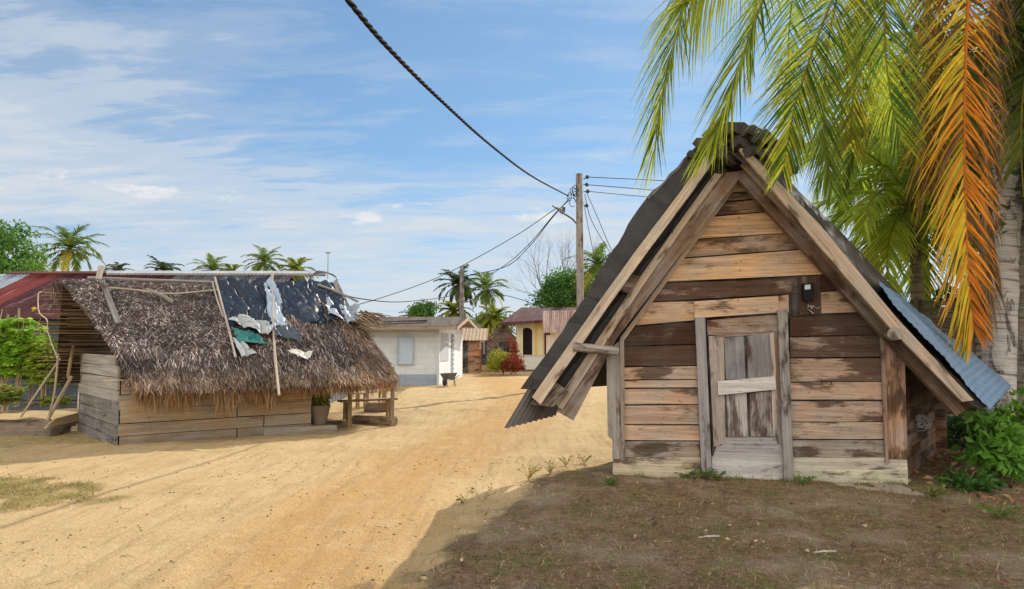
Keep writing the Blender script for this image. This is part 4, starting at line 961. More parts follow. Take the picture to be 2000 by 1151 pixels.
mb.board([(xa,D+.2,-.1),(xa,D+8,-.1),(xa,D+8,2.9),(xa,D+.2,2.9)], (.1,0,0), YW); mb.board([(xa,D+2.2,-.1),(xb+3.6,D+2.2,-.1),(xb+3.6,D+2.2,2.9),(xa,D+2.2,2.9)], (0,.1,0), (.10,.08,.10)); mb.board([(xb+5,D,-.1),(xb+5,D+8,-.1),(xb+5,D+8,2.9),(xb+5,D,2.9)], (.1,0,0), YW)
mb.build('wall', PAINT, yh)
mb = MB(); mb.board([(xa+1.62,D-.05,.9),(xa+1.95,D-.05,.9),(xa+1.95,D-.05,2.5),(xa+1.62,D-.05,2.5)], (0,.02,0), (.10,.03,.06)); mb.build('shutter', PAINT, yh)
mb = MB(); mb.board([(xa+.28,D-.06,-.1),(xa+.36,D-.06,-.1),(xa+.36,D-.06,2.7),(xa+.28,D-.06,2.7)], (0,.05,0), (.70,.63,.42)); mb.board([(xa-.05,D-.1,.86),(xb+2,D-.1,.86),(xb+2,D-.1,.96),(xa-.05,D-.1,.96)], (0,.08,0), (.45,.42,.36)); mb.build('trim', PAINT, yh)
mb = MB(); mb.board([YP(1067,700,39.9),YP(1084,700,39.9),YP(1084,655,39.9),YP(1067,655,39.9)], (0,.05,0), (.62,.56,.46)); mb.build('wall_panel', PAINT, yh)
mb = MB(); mb.board([YP(1014,697,39.7),YP(1064,697,39.7),YP(1064,722,39.7),YP(1014,722,39.7)], (0,.1,0), (.50,.50,.45)); mb.build('porch_wall', PAINT, yh)
mb = MB(); e0, e1, e2 = YP(979,630,39.2), YP(1062,615,38.6), YP(1140,618,38.6)
mb.patch(e0, YP(1150,620,38.8), Vector((YP(1150,600,44).x, 44, 3.95)), Vector((YP(1018,600,44).x, 44, 3.95)), 60, 6, lambda u, v, p: .01*sin(u*150), (.07,.028,.03))
mb.board([e0, YP(1150,620,38.8), YP(1150,626,38.8), e0-UP*.16], (0,.04,0), (.10,.04,.04)); mb.patch(Vector((YP(1018,600,44).x,44,3.95)), Vector((YP(1150,600,44).x,44,3.95)), (6,49,2.9), (-.6,49,2.9), 10, 3, None, (.13,.05,.05)); mb.patch(e0, Vector((YP(1018,600,44).x,44,3.95)), (-.6,49,2.9), (-.7,47,2.9), 6, 3, None, (.13,.05,.05)); mb.build('roof', RUST, yh)
mb = MB(); mb.patch(YP(1060,608,38.3), YP(1128,606,38.3), YP(1124,650,37.9), YP(1060,650,37.9), 120, 2, lambda u, v, p: .04*sin(u*2*pi*17), (.50,.40,.36)); mb.build('awning', RUST, yh)
cr_ = G(983, 733); cb = thing('croton_bush', 'rounded bush, yellow-green on its left and dark red on its right, by the yellow house', 'bush', cr_)
mb = MB(); crown(mb, cr_+Vector((-.25,0,.65)), (.55,.6,.6), 70, 34, .10, (.14,.20,.02), (.50,.45,.04), r3, .3, 1, .35, .6); mb.build('foliage', LEAF, cb)
mb = MB(); crown(mb, cr_+Vector((.45,-.1,.55)), (.6,.6,.5), 60, 34, .10, (.20,.035,.02), (.34,.07,.03), r3, .3, 1, .35, .6); mb.build('foliage', LEAF, cb)
mb = MB(); tree_branches(mb, cr_, (0,0,1), .6, .03, 2, r3, (.2,.12,.08)); mb.build('stem', BARK, cb)
cr2 = P(1003,650,37.5); cr2.z = 0
rb_ = thing('red_shrub', 'tall thin red-leaved shrub against the left corner of the yellow house', 'shrub', cr2); mb = MB(); crown(mb, cr2+UP*1.2, (.3,.3,.9), 30, 20, .10, (.22,.03,.02), (.30,.06,.03), r3, .3, 1, .5, .3); mb.build('foliage', LEAF, rb_)
mb = MB(); mb.tube([cr2, cr2+UP*1.2], .02, (.2,.12,.08), 5); mb.build('stem', BARK, rb_)

# ================================================================== POLES AND WIRES
pt = P(1131, 340, 25.7); pbm = Vector((pt.x+.02, 25.7, -.2))
up_ = thing('utility_pole', 'tall grey wooden utility pole with insulators and a lamp arm behind the wooden hut', 'utility pole', (pbm.x, pbm.y, 0))
mb = MB(); mb.tube([pbm, pbm.lerp(pt, .5), pt], [.16,.14,.125], (.26,.23,.20,.3), 12); mb.build('shaft', WOOD2, up_)
for (a, b) in (((1140,350),(1147,346)),((1140,361),(1146,361)),((1140,375),(1148,374)),((1140,403),(1146,402))):
    mb = MB(); p0, p1 = P(*a,25.6), P(*b,25.4); mb.tube([p0, p1], .02, (.08,.08,.08), 6); ins = mb.build('bracket', METAL, up_)
    mb = MB(); mb.tube([p1-UP*.07, p1-UP*.02, p1+UP*.02, p1+UP*.07], [.03,.07,.07,.03], (.05,.045,.05), 8); mb.build('insulator', RUBBER, ins)
mb = MB()
for k in range(8):
    c_ = P(1120+R.uniform(-8,6), 383+R.uniform(-14,14), 25.5); r_ = R.uniform(.1,.26)
    mb.tube([c_+Vector((r_*cos(a)*.7, 0, r_*sin(a))) for a in [2*pi*j/14*.85 for j in range(15)]], .012, (.02,.02,.02), 4)
mb.build('cable_loops', RUBBER, up_)
mb = MB(); mb.tube([P(1125,436,25.6), P(1118,428,25.4), P(1098,415,24.9), P(1079,402,24.4)], [.03,.035,.035,.025], (.12,.12,.12), 7); arm = mb.build('lamp_arm', METAL, up_)
mb = MB(); mb.tube([P(1100,416,24.9), P(1096,412,24.8), P(1087,406,24.6)], [.07,.08,.03], (.16,.16,.16), 8); mb.tube([P(1101,410,24.9)-UP*.06, P(1101,408,24.9)+UP*.06], .06, (.05,.05,.05), 7); mb.build('lamp_head', METAL, arm)
def wire(pts, r_, label, twisted=False, n=60, name='power_cable', grp=None):
    path = spline([P(*q) for q in pts], n*(10 if twisted else 1)); mb = MB()
    if not twisted: mb.tube(path, r_, (.025,.025,.028), 4)
    else:
        for s_ in range(3):
            pp = []; dist = 0
            for i, q in enumerate(path):
                if i: dist += (q-path[i-1]).length
                t = (path[min(i+1, len(path)-1)]-path[max(i-1, 0)]).normalized(); a = t.cross(UP).normalized(); b = a.cross(t); ph = dist*2*pi/.55+s_*2*pi/3
                pp.append(q+(a*cos(ph)+b*sin(ph))*r_*.62)
            mb.tube(pp, r_*.62, (.022,.022,.025), 5)
    return mb.build(name, RUBBER, None, True, label=label, category='cable', group=grp or 'overhead cables')
wire([(560,-170,4.0),(620,-80,4.4),(680,0,5.0),(760,95,6.4),(860,195,8.8),(960,285,12.8),(1040,345,18),(1110,383,25.4)], .021, 'thick twisted black cable sweeping down from the top of the photo to the utility pole', True)
wire([(1112,388,25.4),(1075,430,27),(1035,480,30),(985,522,36),(903,540,45)], .022, 'thick black cable sagging from the utility pole to the distant pole, upper of a pair')
wire([(1110,392,25.4),(1080,422,27.5),(1040,470,31),(1000,508,36),(960,536,45)], .022, 'thinner black cable sagging beside the thick one to the distant palms, lower of a pair')
wire([(1085,408,25),(1000,465,27),(860,540,28),(700,595,22),(640,590,17)], .016, 'long straight thin wire falling left from the lamp arm')
wire([(902,572,45),(860,582,40),(780,590,32),(700,583,22),(650,566,16.5)], .018, 'sagging wire from the distant pole to the end of the thatched roof')
wire([(905,560,45),(960,572,44),(1010,583,42),(1060,602,41)], .02, 'thin wire from the distant pole to the yellow house')
wire([(1147,346,25.4),(1290,353,26),(1420,362,27)], .014, 'topmost of the three level wires running right from the utility pole', n=12)
wire([(1146,361,25.4),(1280,372,26),(1400,384,27)], .014, 'middle of the three level wires running right from the utility pole', n=12)
wire([(1148,374,25.4),(1255,384,26),(1400,396,27)], .012, 'lowest and faintest of the three level wires running right from the utility pole', n=12)
wire([(1145,375,25.4),(1165,420,24),(1200,500,22),(1240,560,20)], .013, 'wire dropping steeply right of the utility pole, outermost of three', n=12)
wire([(1142,380,25.4),(1155,430,24),(1196,500,22),(1240,560,20)], .013, 'wire dropping steeply right of the utility pole, middle of three', n=12)
wire([(1140,395,25.4),(1150,450,24),(1163,510,23),(1170,540,22)], .011, 'wire dropping steeply beside the utility pole, innermost of three', n=12)
p2 = P(902, 521, 45); s2 = thing('distant_pole', 'dark wooden pole standing among the palms beyond the white shed', 'utility pole', (p2.x, 45, 0))
mb = MB(); mb.tube([(p2.x,45,-.2), (p2.x,45,3), p2], [.17,.15,.13], (.14,.12,.12,.3), 8); mb.build('shaft', WOOD2, s2)
mb = MB(); mb.tube([p2-UP*1.3, p2-UP*1.3+Vector((.4,0,.05))], .03, (.1,.1,.1), 5); mb.build('bracket', METAL, s2)
p3 = P(930, 612, 46); mb = MB(); mb.tube([(p3.x,46,-.1), p3], .05, (.10,.09,.08,.2), 6); mb.build('thin_post', WOOD2, None, label='thin dark post right of the distant pole', category='post')

# ================================================================== FAR TREES
r4 = random.Random(3)
GP1, GP2 = (.045,.11,.02), (.16,.22,.03)
proto = {}
def far_palm(px, py, D_, Lf, label, kind=0, rz=0):
    c_ = P(px, py, D_); H = c_.z
    if kind not in proto:
        cc = [(GP1, GP2), ((.04,.07,.035), (.09,.12,.05)), ((.10,.16,.02), (.30,.30,.04))][kind]
        o_ = make_palm('palm_tree', label, (c_.x, D_, 0), H, Lf, 24, cc[0], cc[1], random.Random(40+kind), leafn=34, segs=2, width=.17, group='distant palms above the roofs', trad=.17)
        proto[kind] = (o_, H, Lf); return o_
    o_, h0, l0 = proto[kind]; k = Lf/l0
    r = copy_tree(o_, (c_.x, D_, H-h0*k), rz, k, label, 'distant palms above the roofs')
    return r
far_palm(135, 487, 75, 4.4, 'tall coconut palm standing clear above the rusty red roof at left', 0)
far_palm(228, 530, 105, 2.6, 'small dark palm top just right of the tall left palm', 1, 1.0)
far_palm(320, 530, 100, 3.3, 'dark feathery palm top above the left half of the thatch', 1, 2.0)
far_palm(415, 530, 95, 3.6, 'palm top above the left roof pole of the thatched hut', 0, 2.2)
far_palm(452, 536, 98, 2.6, 'low yellowish palm top left of the tallest middle palm', 2, .4)
far_palm(517, 514, 90, 3.6, 'tallest green palm above the middle of the thatched roof', 0, 4.1)
far_palm(577, 530, 92, 3.3, 'yellow-green palm top above the right end of the thatched roof', 2, 0)
far_palm(897, 556, 62, 2.6, 'dark grey-green palm behind the distant pole', 1, 3.0)
far_palm(950, 566, 58, 2.5, 'green palm with visible trunk right of the distant pole', 0, 1.2)
far_palm(886, 610, 56, 1.9, 'yellowish low palm left of the distant pole', 2, 2.0)
far_palm(966, 622, 54, 1.9, 'bright low palm beneath the green palm with visible trunk', 2, 3.3)
far_palm(1168, 520, 50, 2.6, 'palm crown just right of the utility pole above the green tree', 0, 5.0)
far_palm(806, 622, 60, 1.6, 'dark small palm left of the bushy tree over the white shed', 1, 5.3)
def leafy_tree(label, px, py, D_, rad, c1, c2, ncl, nl, sz, name='leafy_tree', branches=True, group=None, rnd=r4, clump=.34, shell=.5):
    c_ = P(px, py, D_); b = Vector((c_.x, D_, 0)); r = thing(name, label, 'tree', b, group)
    mb = MB(); mb.tube([b-UP*.1, b+UP*c_.z*.5, c_], [.22,.18,.1], (.14,.11,.09), 8); 
    for k in range(7): a = k*.9; mb.tube([b+UP*c_.z*.55, c_+Vector((cos(a)*rad[0]*.6, sin(a)*rad[1]*.6, rad[2]*.3))], [.09,.02], (.14,.11,.09), 5)
    mb.build('trunk', BARK, r); mb = MB(); crown(mb, c_, rad, ncl, nl, sz, c1, c2, rnd, .3, .9, clump, shell); mb.build('crown', LEAF, r); return r
leafy_tree('big bright green leafy tree at the left edge behind the red roof', -30, 500, 26, (1.75,2,1.6), (.05,.15,.02), (.14,.26,.04), 150, 50, .16, clump=.28)
leafy_tree('light green bushy tree over the roof of the white shed', 828, 608, 58, (1.3,1.3,.9), (.05,.13,.02), (.16,.28,.04), 60, 34, .2)
leafy_tree('round dense green tree left of the utility pole above the yellow house', 1108, 580, 62, (3.1,2.5,2.3), (.035,.12,.02), (.10,.22,.03), 170, 50, .26, clump=.3)
leafy_tree('yellow-green leafy crown behind the utility pole', 1165, 575, 60, (2.2,2,2.9), (.07,.13,.02), (.22,.26,.05), 90, 40, .24)
leafy_tree('low grey-green trees behind the huts at the end of the lane', 940, 645, 72, (3.6,2,1.4), (.06,.10,.04), (.15,.18,.07), 80, 36, .24)
leafy_tree('distant low green tree peeping between thatch and white shed', 738, 632, 70, (1.0,1,.5), (.05,.10,.02), (.12,.18,.04), 30, 30, .22)
leafy_tree('bright bushy tree right behind the tin-roofed shelter', 965, 636, 62, (1.6,1.2,1.5), (.08,.16,.02), (.28,.34,.04), 60, 36, .22)
for k, (px, py) in enumerate(((70,540),)):
    leafy_tree('yellow-green foliage beneath the tall palm behind the red roof', px, py, 60, (1.2,1.2,1.3), (.16,.24,.02), (.34,.38,.04), 40, 30, .25)
# bare tree
bb = P(1092, 600, 66); bt = thing('bare_tree', 'leafless pale grey tree with fine branches above the green tree by the utility pole', 'tree', (bb.x, 66, 0))
mb = MB(); rb = random.Random(12); top0 = P(1090, 600, 66); mb.tube([(bb.x,66,0), top0], [.3,.22], (.22,.20,.20), 8)
for k in range(7):
    a = (k-3)*.34; tree_branches(mb, top0, (sin(a)*1.0, rb.uniform(-.4,.4), cos(a)*1.0), 2.9, .13, 5, rb, (.20,.18,.18), .55)
mb.build('branches', BARK, bt)

# ================================================================== RIGHT SIDE: PALMS, FENCE, SHRUBS
FY1, FY2 = (.10,.16,.015), (.33,.34,.03)
def near_palm():
    tb = P(1955, 860, 10.2); tb.z = 0; tpx = P(1968, 330, 10.2); top = P(1850, -330, 9.6)
    r = thing('coconut_palm', 'big coconut palm with ringed grey trunk and a hanging orange frond beside the hut', 'palm tree', tb)
    mb = MB(); path = spline([tb-UP*.1, P(1952,700,10.2), P(1960,480,10.2), P(1968,300,10.2), P(1965,60,10.1), P(1935,-150,9.9), top], 34)
    mb.tube(path, [.26 if i < 2 else .215-.0013*i+ (.008 if i % 2 else 0) for i in range(35)], (.46,.43,.40), 18, wob=.10); mb.build('trunk', TRUNK, r, True)
    rr = random.Random(77)
    def fr(ctrl, N_, n, ll, wd, c1, c2, name='frond', mat=FROND, **k):
        m_ = MB(); frond(m_, m_, [P(*q) if isinstance(q, tuple) else q for q in ctrl], N_, n, ll, wd, c1, c2, rr, **k); m_.build(name, mat, r)
    T3 = (1850, -330, 9.6)
    # leftmost frond
    fr([T3, (1640,-420,9.0), (1450,-240,8.4), (1352,-40,8.0), (1318,80,7.8), (1292,190,7.7), (1279,300,7.65)], (-.75,-.2,.6), 176, 1.12, .024, (.16,.24,.02), (.50,.52,.05), droop=.09, ang=.75, tipfrac=.5, rrad=.028, jitter=.05, dead=(.42, (.07,.15,.02)))  # dark green share of the leaflets paints shade within the frond
    # second, over the ridge of the hut
    fr([T3, (1720,-330,8.6), (1590,-190,7.6), (1500,-20,6.9), (1450,110,6.6), (1415,215,6.45), (1398,262,6.4)], (-.8,-.2,.5), 176, 1.05, .024, (.17,.25,.02), (.52,.54,.05), droop=.11, ang=.72, tipfrac=.5, rrad=.026, jitter=.05, dead=(.42, (.07,.15,.02)))
    # third
    fr([T3, (1760,-310,8.8), (1690,-160,8.1), (1625,0,7.6), (1580,120,7.3), (1550,220,7.2), (1530,330,7.15)], (-.4,-.8,.4), 166, 1.05, .024, (.18,.25,.02), (.56,.54,.05), droop=.08, ang=.75, rrad=.026, jitter=.08, dead=(.42, (.07,.15,.02)))
    fr([T3, (1700,-330,10.2), (1560,-230,10.6), (1500,-90,10.8), (1475,30,10.9), (1466,160,10.9)], (-.7,0,.6), 156, 1.1, .024, (.20,.26,.02), (.58,.54,.05), droop=.12, ang=.8, rrad=.025, jitter=.08, dead=(.42, (.07,.15,.02)))
    fr([T3, (1790,-240,9.0), (1730,-90,8.8), (1690,60,8.6), (1668,180,8.5), (1660,280,8.5)], (-.3,-.8,.3), 156, 1.1, .024, (.14,.20,.02), (.42,.40,.04), droop=.10, ang=.78, rrad=.025, jitter=.12, dead=(.15, (.30,.17,.04)))
    # big orange dying frond
    fr([T3, (1880,-210,8.9), (1892,-60,8.5), (1886,100,8.3), (1883,260,8.2), (1886,420,8.2), (1893,560,8.25), (1902,640,8.3)], (-.1,-1,.1), 210, 1.15, .036, (.78,.36,.03), (.72,.24,.03), mat=DRYLEAF, droop=.10, ang=.86, tipfrac=.5, rrad=.032, jitter=.2, rcol=(.6,.22,.03), dead=(.22, (.16,.09,.03)), base_skip=.12, side2=(1, (.80,.55,.03), (.45,.38,.03), .7))
    fr([T3, (1835,-200,9.4), (1820,-40,9.2), (1812,110,9.0), (1808,260,8.9), (1812,360,8.9)], (-.1,-1,.1), 130, 1.1, .036, (.16,.15,.02), (.42,.30,.03), mat=DRYLEAF, droop=.10, ang=.7, tipfrac=.6, rrad=.028, jitter=.16, dead=(.25, (.16,.09,.03)), base_skip=.1)
    fr([T3, (1930,-200,9.2), (1945,-40,9.0), (1935,120,8.9), (1930,280,8.8), (1926,420,8.8), (1930,560,8.8)], (.2,-1,.1), 160, .85, .030, (.28,.14,.03), (.34,.20,.08), mat=DRYLEAF, droop=.2, ang=.45, tipfrac=.9, rrad=.028, jitter=.14, dead=(.35, (.14,.08,.03)), base_skip=.12)
    fr([T3, (1740,-260,9.2), (1670,-120,8.7), (1625,40,8.4), (1610,180,8.2), (1612,290,8.1), (1625,370,8.1)], (-.2,-.9,.3), 100, 1.0, .026, (.06,.13,.015), (.22,.30,.03), droop=.07, ang=.6, rrad=.026, jitter=.08)
    fr([T3, (1700,-300,9.0), (1560,-190,8.4), (1470,-95,8.0), (1400,-40,7.9), (1350,0,7.8)], (-.2,-.9,.45), 110, 1.45, .022, (.16,.24,.02), (.46,.50,.05), droop=.28, segs=6, ang=.8, tipfrac=.8, rrad=.024, jitter=.05, base_skip=.35)
    fr([T3, (1770,-240,8.6), (1735,-60,8.0), (1728,60,7.8), (1738,180,7.7), (1758,270,7.7)], (-.2,-.9,.3), 120, 1.0, .024, (.14,.24,.02), (.46,.50,.05), droop=.08, ang=.75, rrad=.024, jitter=.08, dead=(.35,(.07,.15,.02)))
    fr([T3, (1740,-330,9.4), (1620,-220,9.2), (1560,-60,9.2), (1540,80,9.2), (1545,220,9.2)], (-.5,-.7,.4), 120, 1.1, .026, (.12,.22,.02), (.40,.46,.05), droop=.09, ang=.85, rrad=.024, jitter=.08, dead=(.35,(.07,.15,.02)))
    # fronds filling the middle of the hanging skirt
    for cx_, dd, dx, c1_, c2_ in ((1840,10.2,-10,(.20,.16,.02),(.40,.24,.03)), (1990,9.9,40,(.05,.09,.012),(.18,.20,.03))):
        fr([T3, (1850+(cx_-1850)*.5,-260,9.8), (cx_,-120,dd), (cx_+dx*.5,40,dd), (cx_+dx,200,dd), (cx_+dx*1.2,340,dd)], (-.1,-1,.2), 140, 1.15, .036, c1_, c2_, droop=.1, ang=.85, tipfrac=.6, rrad=.026, jitter=.14, dead=(.2,(.16,.10,.03)))
    # dead thatch hanging at the trunk
    fr([(1918,300,9.4), (1922,420,9.3), (1925,520,9.2), (1922,600,9.2)], (0,-1,.1), 90, .75, .016, (.30,.20,.11), (.36,.26,.16), mat=DRYLEAF, droop=.35, ang=.35, tipfrac=1, rrad=.02, jitter=.12, name='dead_frond')
    # right ones sweeping in from the edge
    fr([T3, (1960,-300,8.4), (2060,-180,7.4), (2085,-30,6.9), (2080,110,6.7), (2070,220,6.6)], (.5,-.8,.4), 150, 1.15, .030, (.14,.24,.02), (.40,.46,.05), droop=.08, ang=.75, rrad=.025, jitter=.08)
    fr([T3, (2000,-300,9.4), (2120,-140,9.2), (2170,60,9.2), (2190,240,9.2)], (.6,-.3,.6), 130, 1.15, .032, (.06,.11,.012), (.20,.24,.03), droop=.1, ang=.7, rrad=.025)
    # remainder of the crown, above the frame / behind
    for k in range(13):
        az = k*2.4+.3; m_ = MB(); frond(m_, m_, arch_pts(top, az, radians(75-7.5*k), 4.2, radians(70)), (0,0,1) if k > 3 else (-cos(az), -sin(az), .2), 62, .8, .05, FY1, FY2, rr, .12, 3, .8, rrad=.028); m_.build('frond', FROND, r)
    mb = MB()
    for k in range(7):
        a = k*.9; c_ = top+Vector((cos(a)*.3, sin(a)*.3, -.35)); mb.tube([c_-UP*.13, c_-UP*.08, c_+UP*.04, c_+UP*.13], [.03,.11,.11,.03], (.25,.22,.05), 9)
    mb.build('coconuts', BARK, r)
near_palm()
# second palm behind
c2p = P(1790, 235, 16.0)
make_palm('coconut_palm', 'green coconut palm farther back, its fronds filling the gap right of the hut roof', (c2p.x, 16.0, 0), c2p.z, 3.8, 34, (.14,.30,.05), (.46,.58,.08), random.Random(9), leafn=80, segs=3, width=.055, trad=.17, droopk=1.2, ll=.30)
c3p = P(1700, 410, 14.0)
make_palm('coconut_palm', 'low young palm with bright sunlit fronds behind the right slope of the hut', (c3p.x+.9, 14.0, 0), c3p.z+.1, 3.1, 26, (.16,.32,.03), (.58,.64,.08), random.Random(19), leafn=70, segs=3, width=.055, trad=.15, droopk=1.2, ll=.31)
c4p = Vector((8.05, 10.8, 0))
make_palm('coconut_palm', 'dark palm trunk and fronds at the extreme right edge', c4p, 6.2, 4.0, 24, (.05,.10,.02), (.18,.22,.03), random.Random(29), leafn=60, segs=3, width=.06, lean=(.3,-.4), trad=.2, droopk=1.2)
# slat fence
fa, fb = P(1700, 760, 14.6), P(2150, 790, 11.8); fa.z = fb.z = 0
fn = thing('slat_fence', 'dark fence of thin horizontal slats behind the palm trunk', 'fence', (fa+fb)/2)
mb = MB(); fd = (fb-fa).normalized()
for i in range(19):
    z = .1+i*.125; mb.board([fa+UP*(z+R.uniform(-.015,.015)), fb+UP*(z+R.uniform(-.015,.015)), fb+UP*(z+.112), fa+UP*(z+.112)], (0,.02,0), rc((.20,.18,.125,.3),.3), fd)
mb.build('slats', WOOD2, fn)
for k in range(5):
    q = fa.lerp(fb, k/4); mb = MB(); mb.tube([q+Vector((0,-.03,-.1)), q+Vector((0,-.03,2.55))], .045, (.15,.12,.09,.3), 6); mb.build('post', WOOD2, fn)
# shade trees beyond fence / right
r5 = random.Random(31)
leafy_tree('dense dark green tree beyond the slat fence at the right edge', 2090, 380, 13.5, (2.0,2.2,2.3), (.03,.08,.012), (.12,.20,.03), 150, 50, .17, rnd=r5)
leafy_tree('dark leafy undergrowth tree behind the slat fence', 1930, 640, 15.5, (2.3,1.2,1.0), (.02,.05,.01), (.07,.11,.02), 90, 44, .17, rnd=r5)
leafy_tree('sunlit leafy tree right of the trunk past the photo edge', 2330, 300, 9.5, (2.3,2.2,2.2), (.03,.08,.012), (.10,.18,.03), 160, 54, .17, rnd=r5)
def shrub(label, px, py, h, rad, c1, c2, n=40, nl=16, sz=.15, D_=None, grp='shrubs at the foot of the palm', wr=.26):
    b = G(px, py) if D_ is None else Vector((P(px, py, D_).x, D_, 0)); r = thing('broadleaf_shrub', label, 'shrub', b, grp); s = MB(); l = MB()
    for k in range(n//4):
        a = r5.uniform(0, 2*pi); t_ = b+Vector((cos(a)*rad*.7, sin(a)*rad*.7, h*r5.uniform(.5,.95))); s.tube([b, b.lerp(t_, .5)+Vector((0,0,.05)), t_], [.012,.009,.004], (.16,.15,.06), 4)
    crown(l, b+UP*h*.52, (rad, rad, h*.5), n, nl, sz, c1, c2, r5, wr, 1, .35, .3); s.build('stem', BARK, r); l.build('foliage', LEAF, r)
shrub('lush green broad-leaved shrub below the right end of the metal sheet', 1950, 950, .85, .30, (.05,.16,.015), (.16,.32,.04), 46, 16, .13)
shrub('bright green leaves at the lower right edge under the palm', 2010, 930, 1.0, .4, (.06,.17,.015), (.22,.38,.05), 46, 16, .14)
shrub('dark green shrub in the shadow behind the right eave', 1870, 880, .55, .45, (.02,.06,.012), (.06,.14,.02), 36, 14, .12)
shrub('light green young plant catching the sun behind the right eave', 1905, 850, .9, .25, (.10,.24,.02), (.30,.42,.05), 16, 12, .12)
shrub('low dark green plant nearest the right corner of the hut', 1890, 958, .22, .28, (.03,.09,.015), (.08,.17,.03), 26, 12, .09)
shrub('dark shrub against the slat fence behind the hut', 1820, 800, .9, .8, (.015,.04,.01), (.05,.09,.02), 60, 16, .14)
# junk under right eave
jk = thing('wire_basket', 'tangled pale wire basket in the dark gap beside the right corner post', 'basket', P(1796, 830, 8.6)); mb = MB()
for k in range(12):
    c_ = P(1796+R.uniform(-14,14), 826+R.uniform(-8,8), 8.7); r_ = R.uniform(.05,.11); mb.tube([c_+Vector((r_*cos(a), .04*sin(a*2), r_*.8*sin(a))) for a in [2*pi*j/12 for j in range(13)]], .004, (.5,.5,.5), 4)
mb.build('mesh', METAL, jk)
mb = MB()
for k in range(5): a = HL+ha*(1.0+k*.1)-hu*R.uniform(.10,.22); mb.tube([a+UP*(.52+.11*k), a+ha*1.3+UP*(.55+.11*k)], .05, rc((.30,.20,.12,.3),.2), 7, wob=.2)
mb.build('timber_stack', WOOD, None, label='brown timber offcuts stored under the left eave of the wooden hut', category='timber')

# ================================================================== GRASS, WEEDS, LITTER
r6 = random.Random(15)
def gz(x, y): return tz(x, y)
dg = MB()
for k in range(75000):
    y = 3.8 + 5.2*r6.random()**1.3; x = r6.uniform(-1.6, y*.78+.2)
    dm = dirtmask(x, y)
    if r6.random() > dm*(.35+.9*max(0, .5+noise.noise(Vector((x*1.7, y*1.7, 5))))): continue
    if HL.x-.05 < x < HR.x+.05 and y > 8.27-.142*(x-1.22)-.04: continue
    g = noise.noise(Vector((x*2.1+9, y*2.1, 7))) > .22
    col = mixcol((.09,.13,.03), (.17,.19,.05), r6.random()) if g and r6.random() < .7 else r6.choice([(.34,.23,.12), (.52,.40,.24), (.24,.13,.08), (.32,.26,.14), (.20,.18,.08), (.10,.06,.04)])
    h = r6.uniform(.015, .06)*(1.3 if g else 1)
    dv = Vector((r6.gauss(0, 1), r6.gauss(0, 1), r6.uniform(.1, 1.3))).normalized()*h
    dg.blade((x, y, gz(x, y)), dv, Vector((r6.uniform(-1,1), r6.uniform(-1,1), .1)).normalized()*.0022, rc(col, .3, r6), 2, .3, .2)
for k in range(2600):
    t = r6.random(); q = HL.lerp(HR, t) + hn*abs(r6.gauss(.02, .07))
    if noise.noise(Vector((t*9, 3, 1))) < .02 and r6.random() < .9: continue
    h = r6.uniform(.03, .10); col = r6.choice([(.14,.20,.04), (.20,.24,.06), (.36,.28,.14), (.10,.15,.03)])
    dg.blade((q.x, q.y, gz(q.x, q.y)), Vector((r6.gauss(0,.5), r6.gauss(-.3,.5), r6.uniform(.4,1.2))).normalized()*h, Vector((r6.uniform(-1,1), r6.uniform(-1,1), .1)).normalized()*.0025, rc(col, .3, r6), 2, .3, .2)
for k in range(420):
    x = r6.uniform(-.8, 4.5); y = r6.uniform(4.0, 7.6); g = r6.random() < .4
    for j in range(r6.randint(5, 16)):
        h = r6.uniform(.03, .09); col = r6.choice([(.15,.22,.04), (.22,.26,.06)]) if g else r6.choice([(.45,.34,.19), (.34,.24,.12), (.56,.44,.28)])
        xx_, yy_ = x+r6.gauss(0,.05), y+r6.gauss(0,.05)
        if dirtmask(xx_, yy_) < .4: continue
        dg.blade((xx_, yy_, gz(xx_, yy_)), Vector((r6.gauss(0,.9), r6.gauss(0,.9), r6.uniform(.2,.9))).normalized()*h, Vector((r6.uniform(-1,1), r6.uniform(-1,1), .1)).normalized()*.0028, rc(col, .3, r6), 2, .3, .2)
dg.build('dry_grass', STRAW, None, kind='stuff', label='short dry brown and green grass in front of the wooden hut', category='grass')
lg = MB()
for k in range(26000):
    a = r6.uniform(0, 2*pi); q = sqrt(r6.random()); x = -6.3+cos(a)*q*1.9; y = 7.3+sin(a)*q*1.1
    if noise.noise(Vector((x*2, y*2, 2)))*.8+q > 1.05: continue
    if noise.noise(Vector((x*3, y*5, 8))) < -.12: continue
    h = r6.uniform(.02, .09); dv = Vector((r6.gauss(0, .7), r6.gauss(0, .7), r6.uniform(.3, 1.2))).normalized()*h
    lg.blade((x, y, gz(x, y)), dv, Vector((r6.uniform(-1,1), r6.uniform(-1,1), .1)).normalized()*.0022, rc(r6.choice([(.26,.23,.06), (.40,.33,.10), (.15,.15,.04), (.50,.38,.17), (.12,.09,.04)]), .2, r6), 2, .25, .2)
lg.build('grass_patch', STRAW, None, kind='stuff', label='patch of sunlit dry grass at the left of the lane', category='grass')
lt = MB()
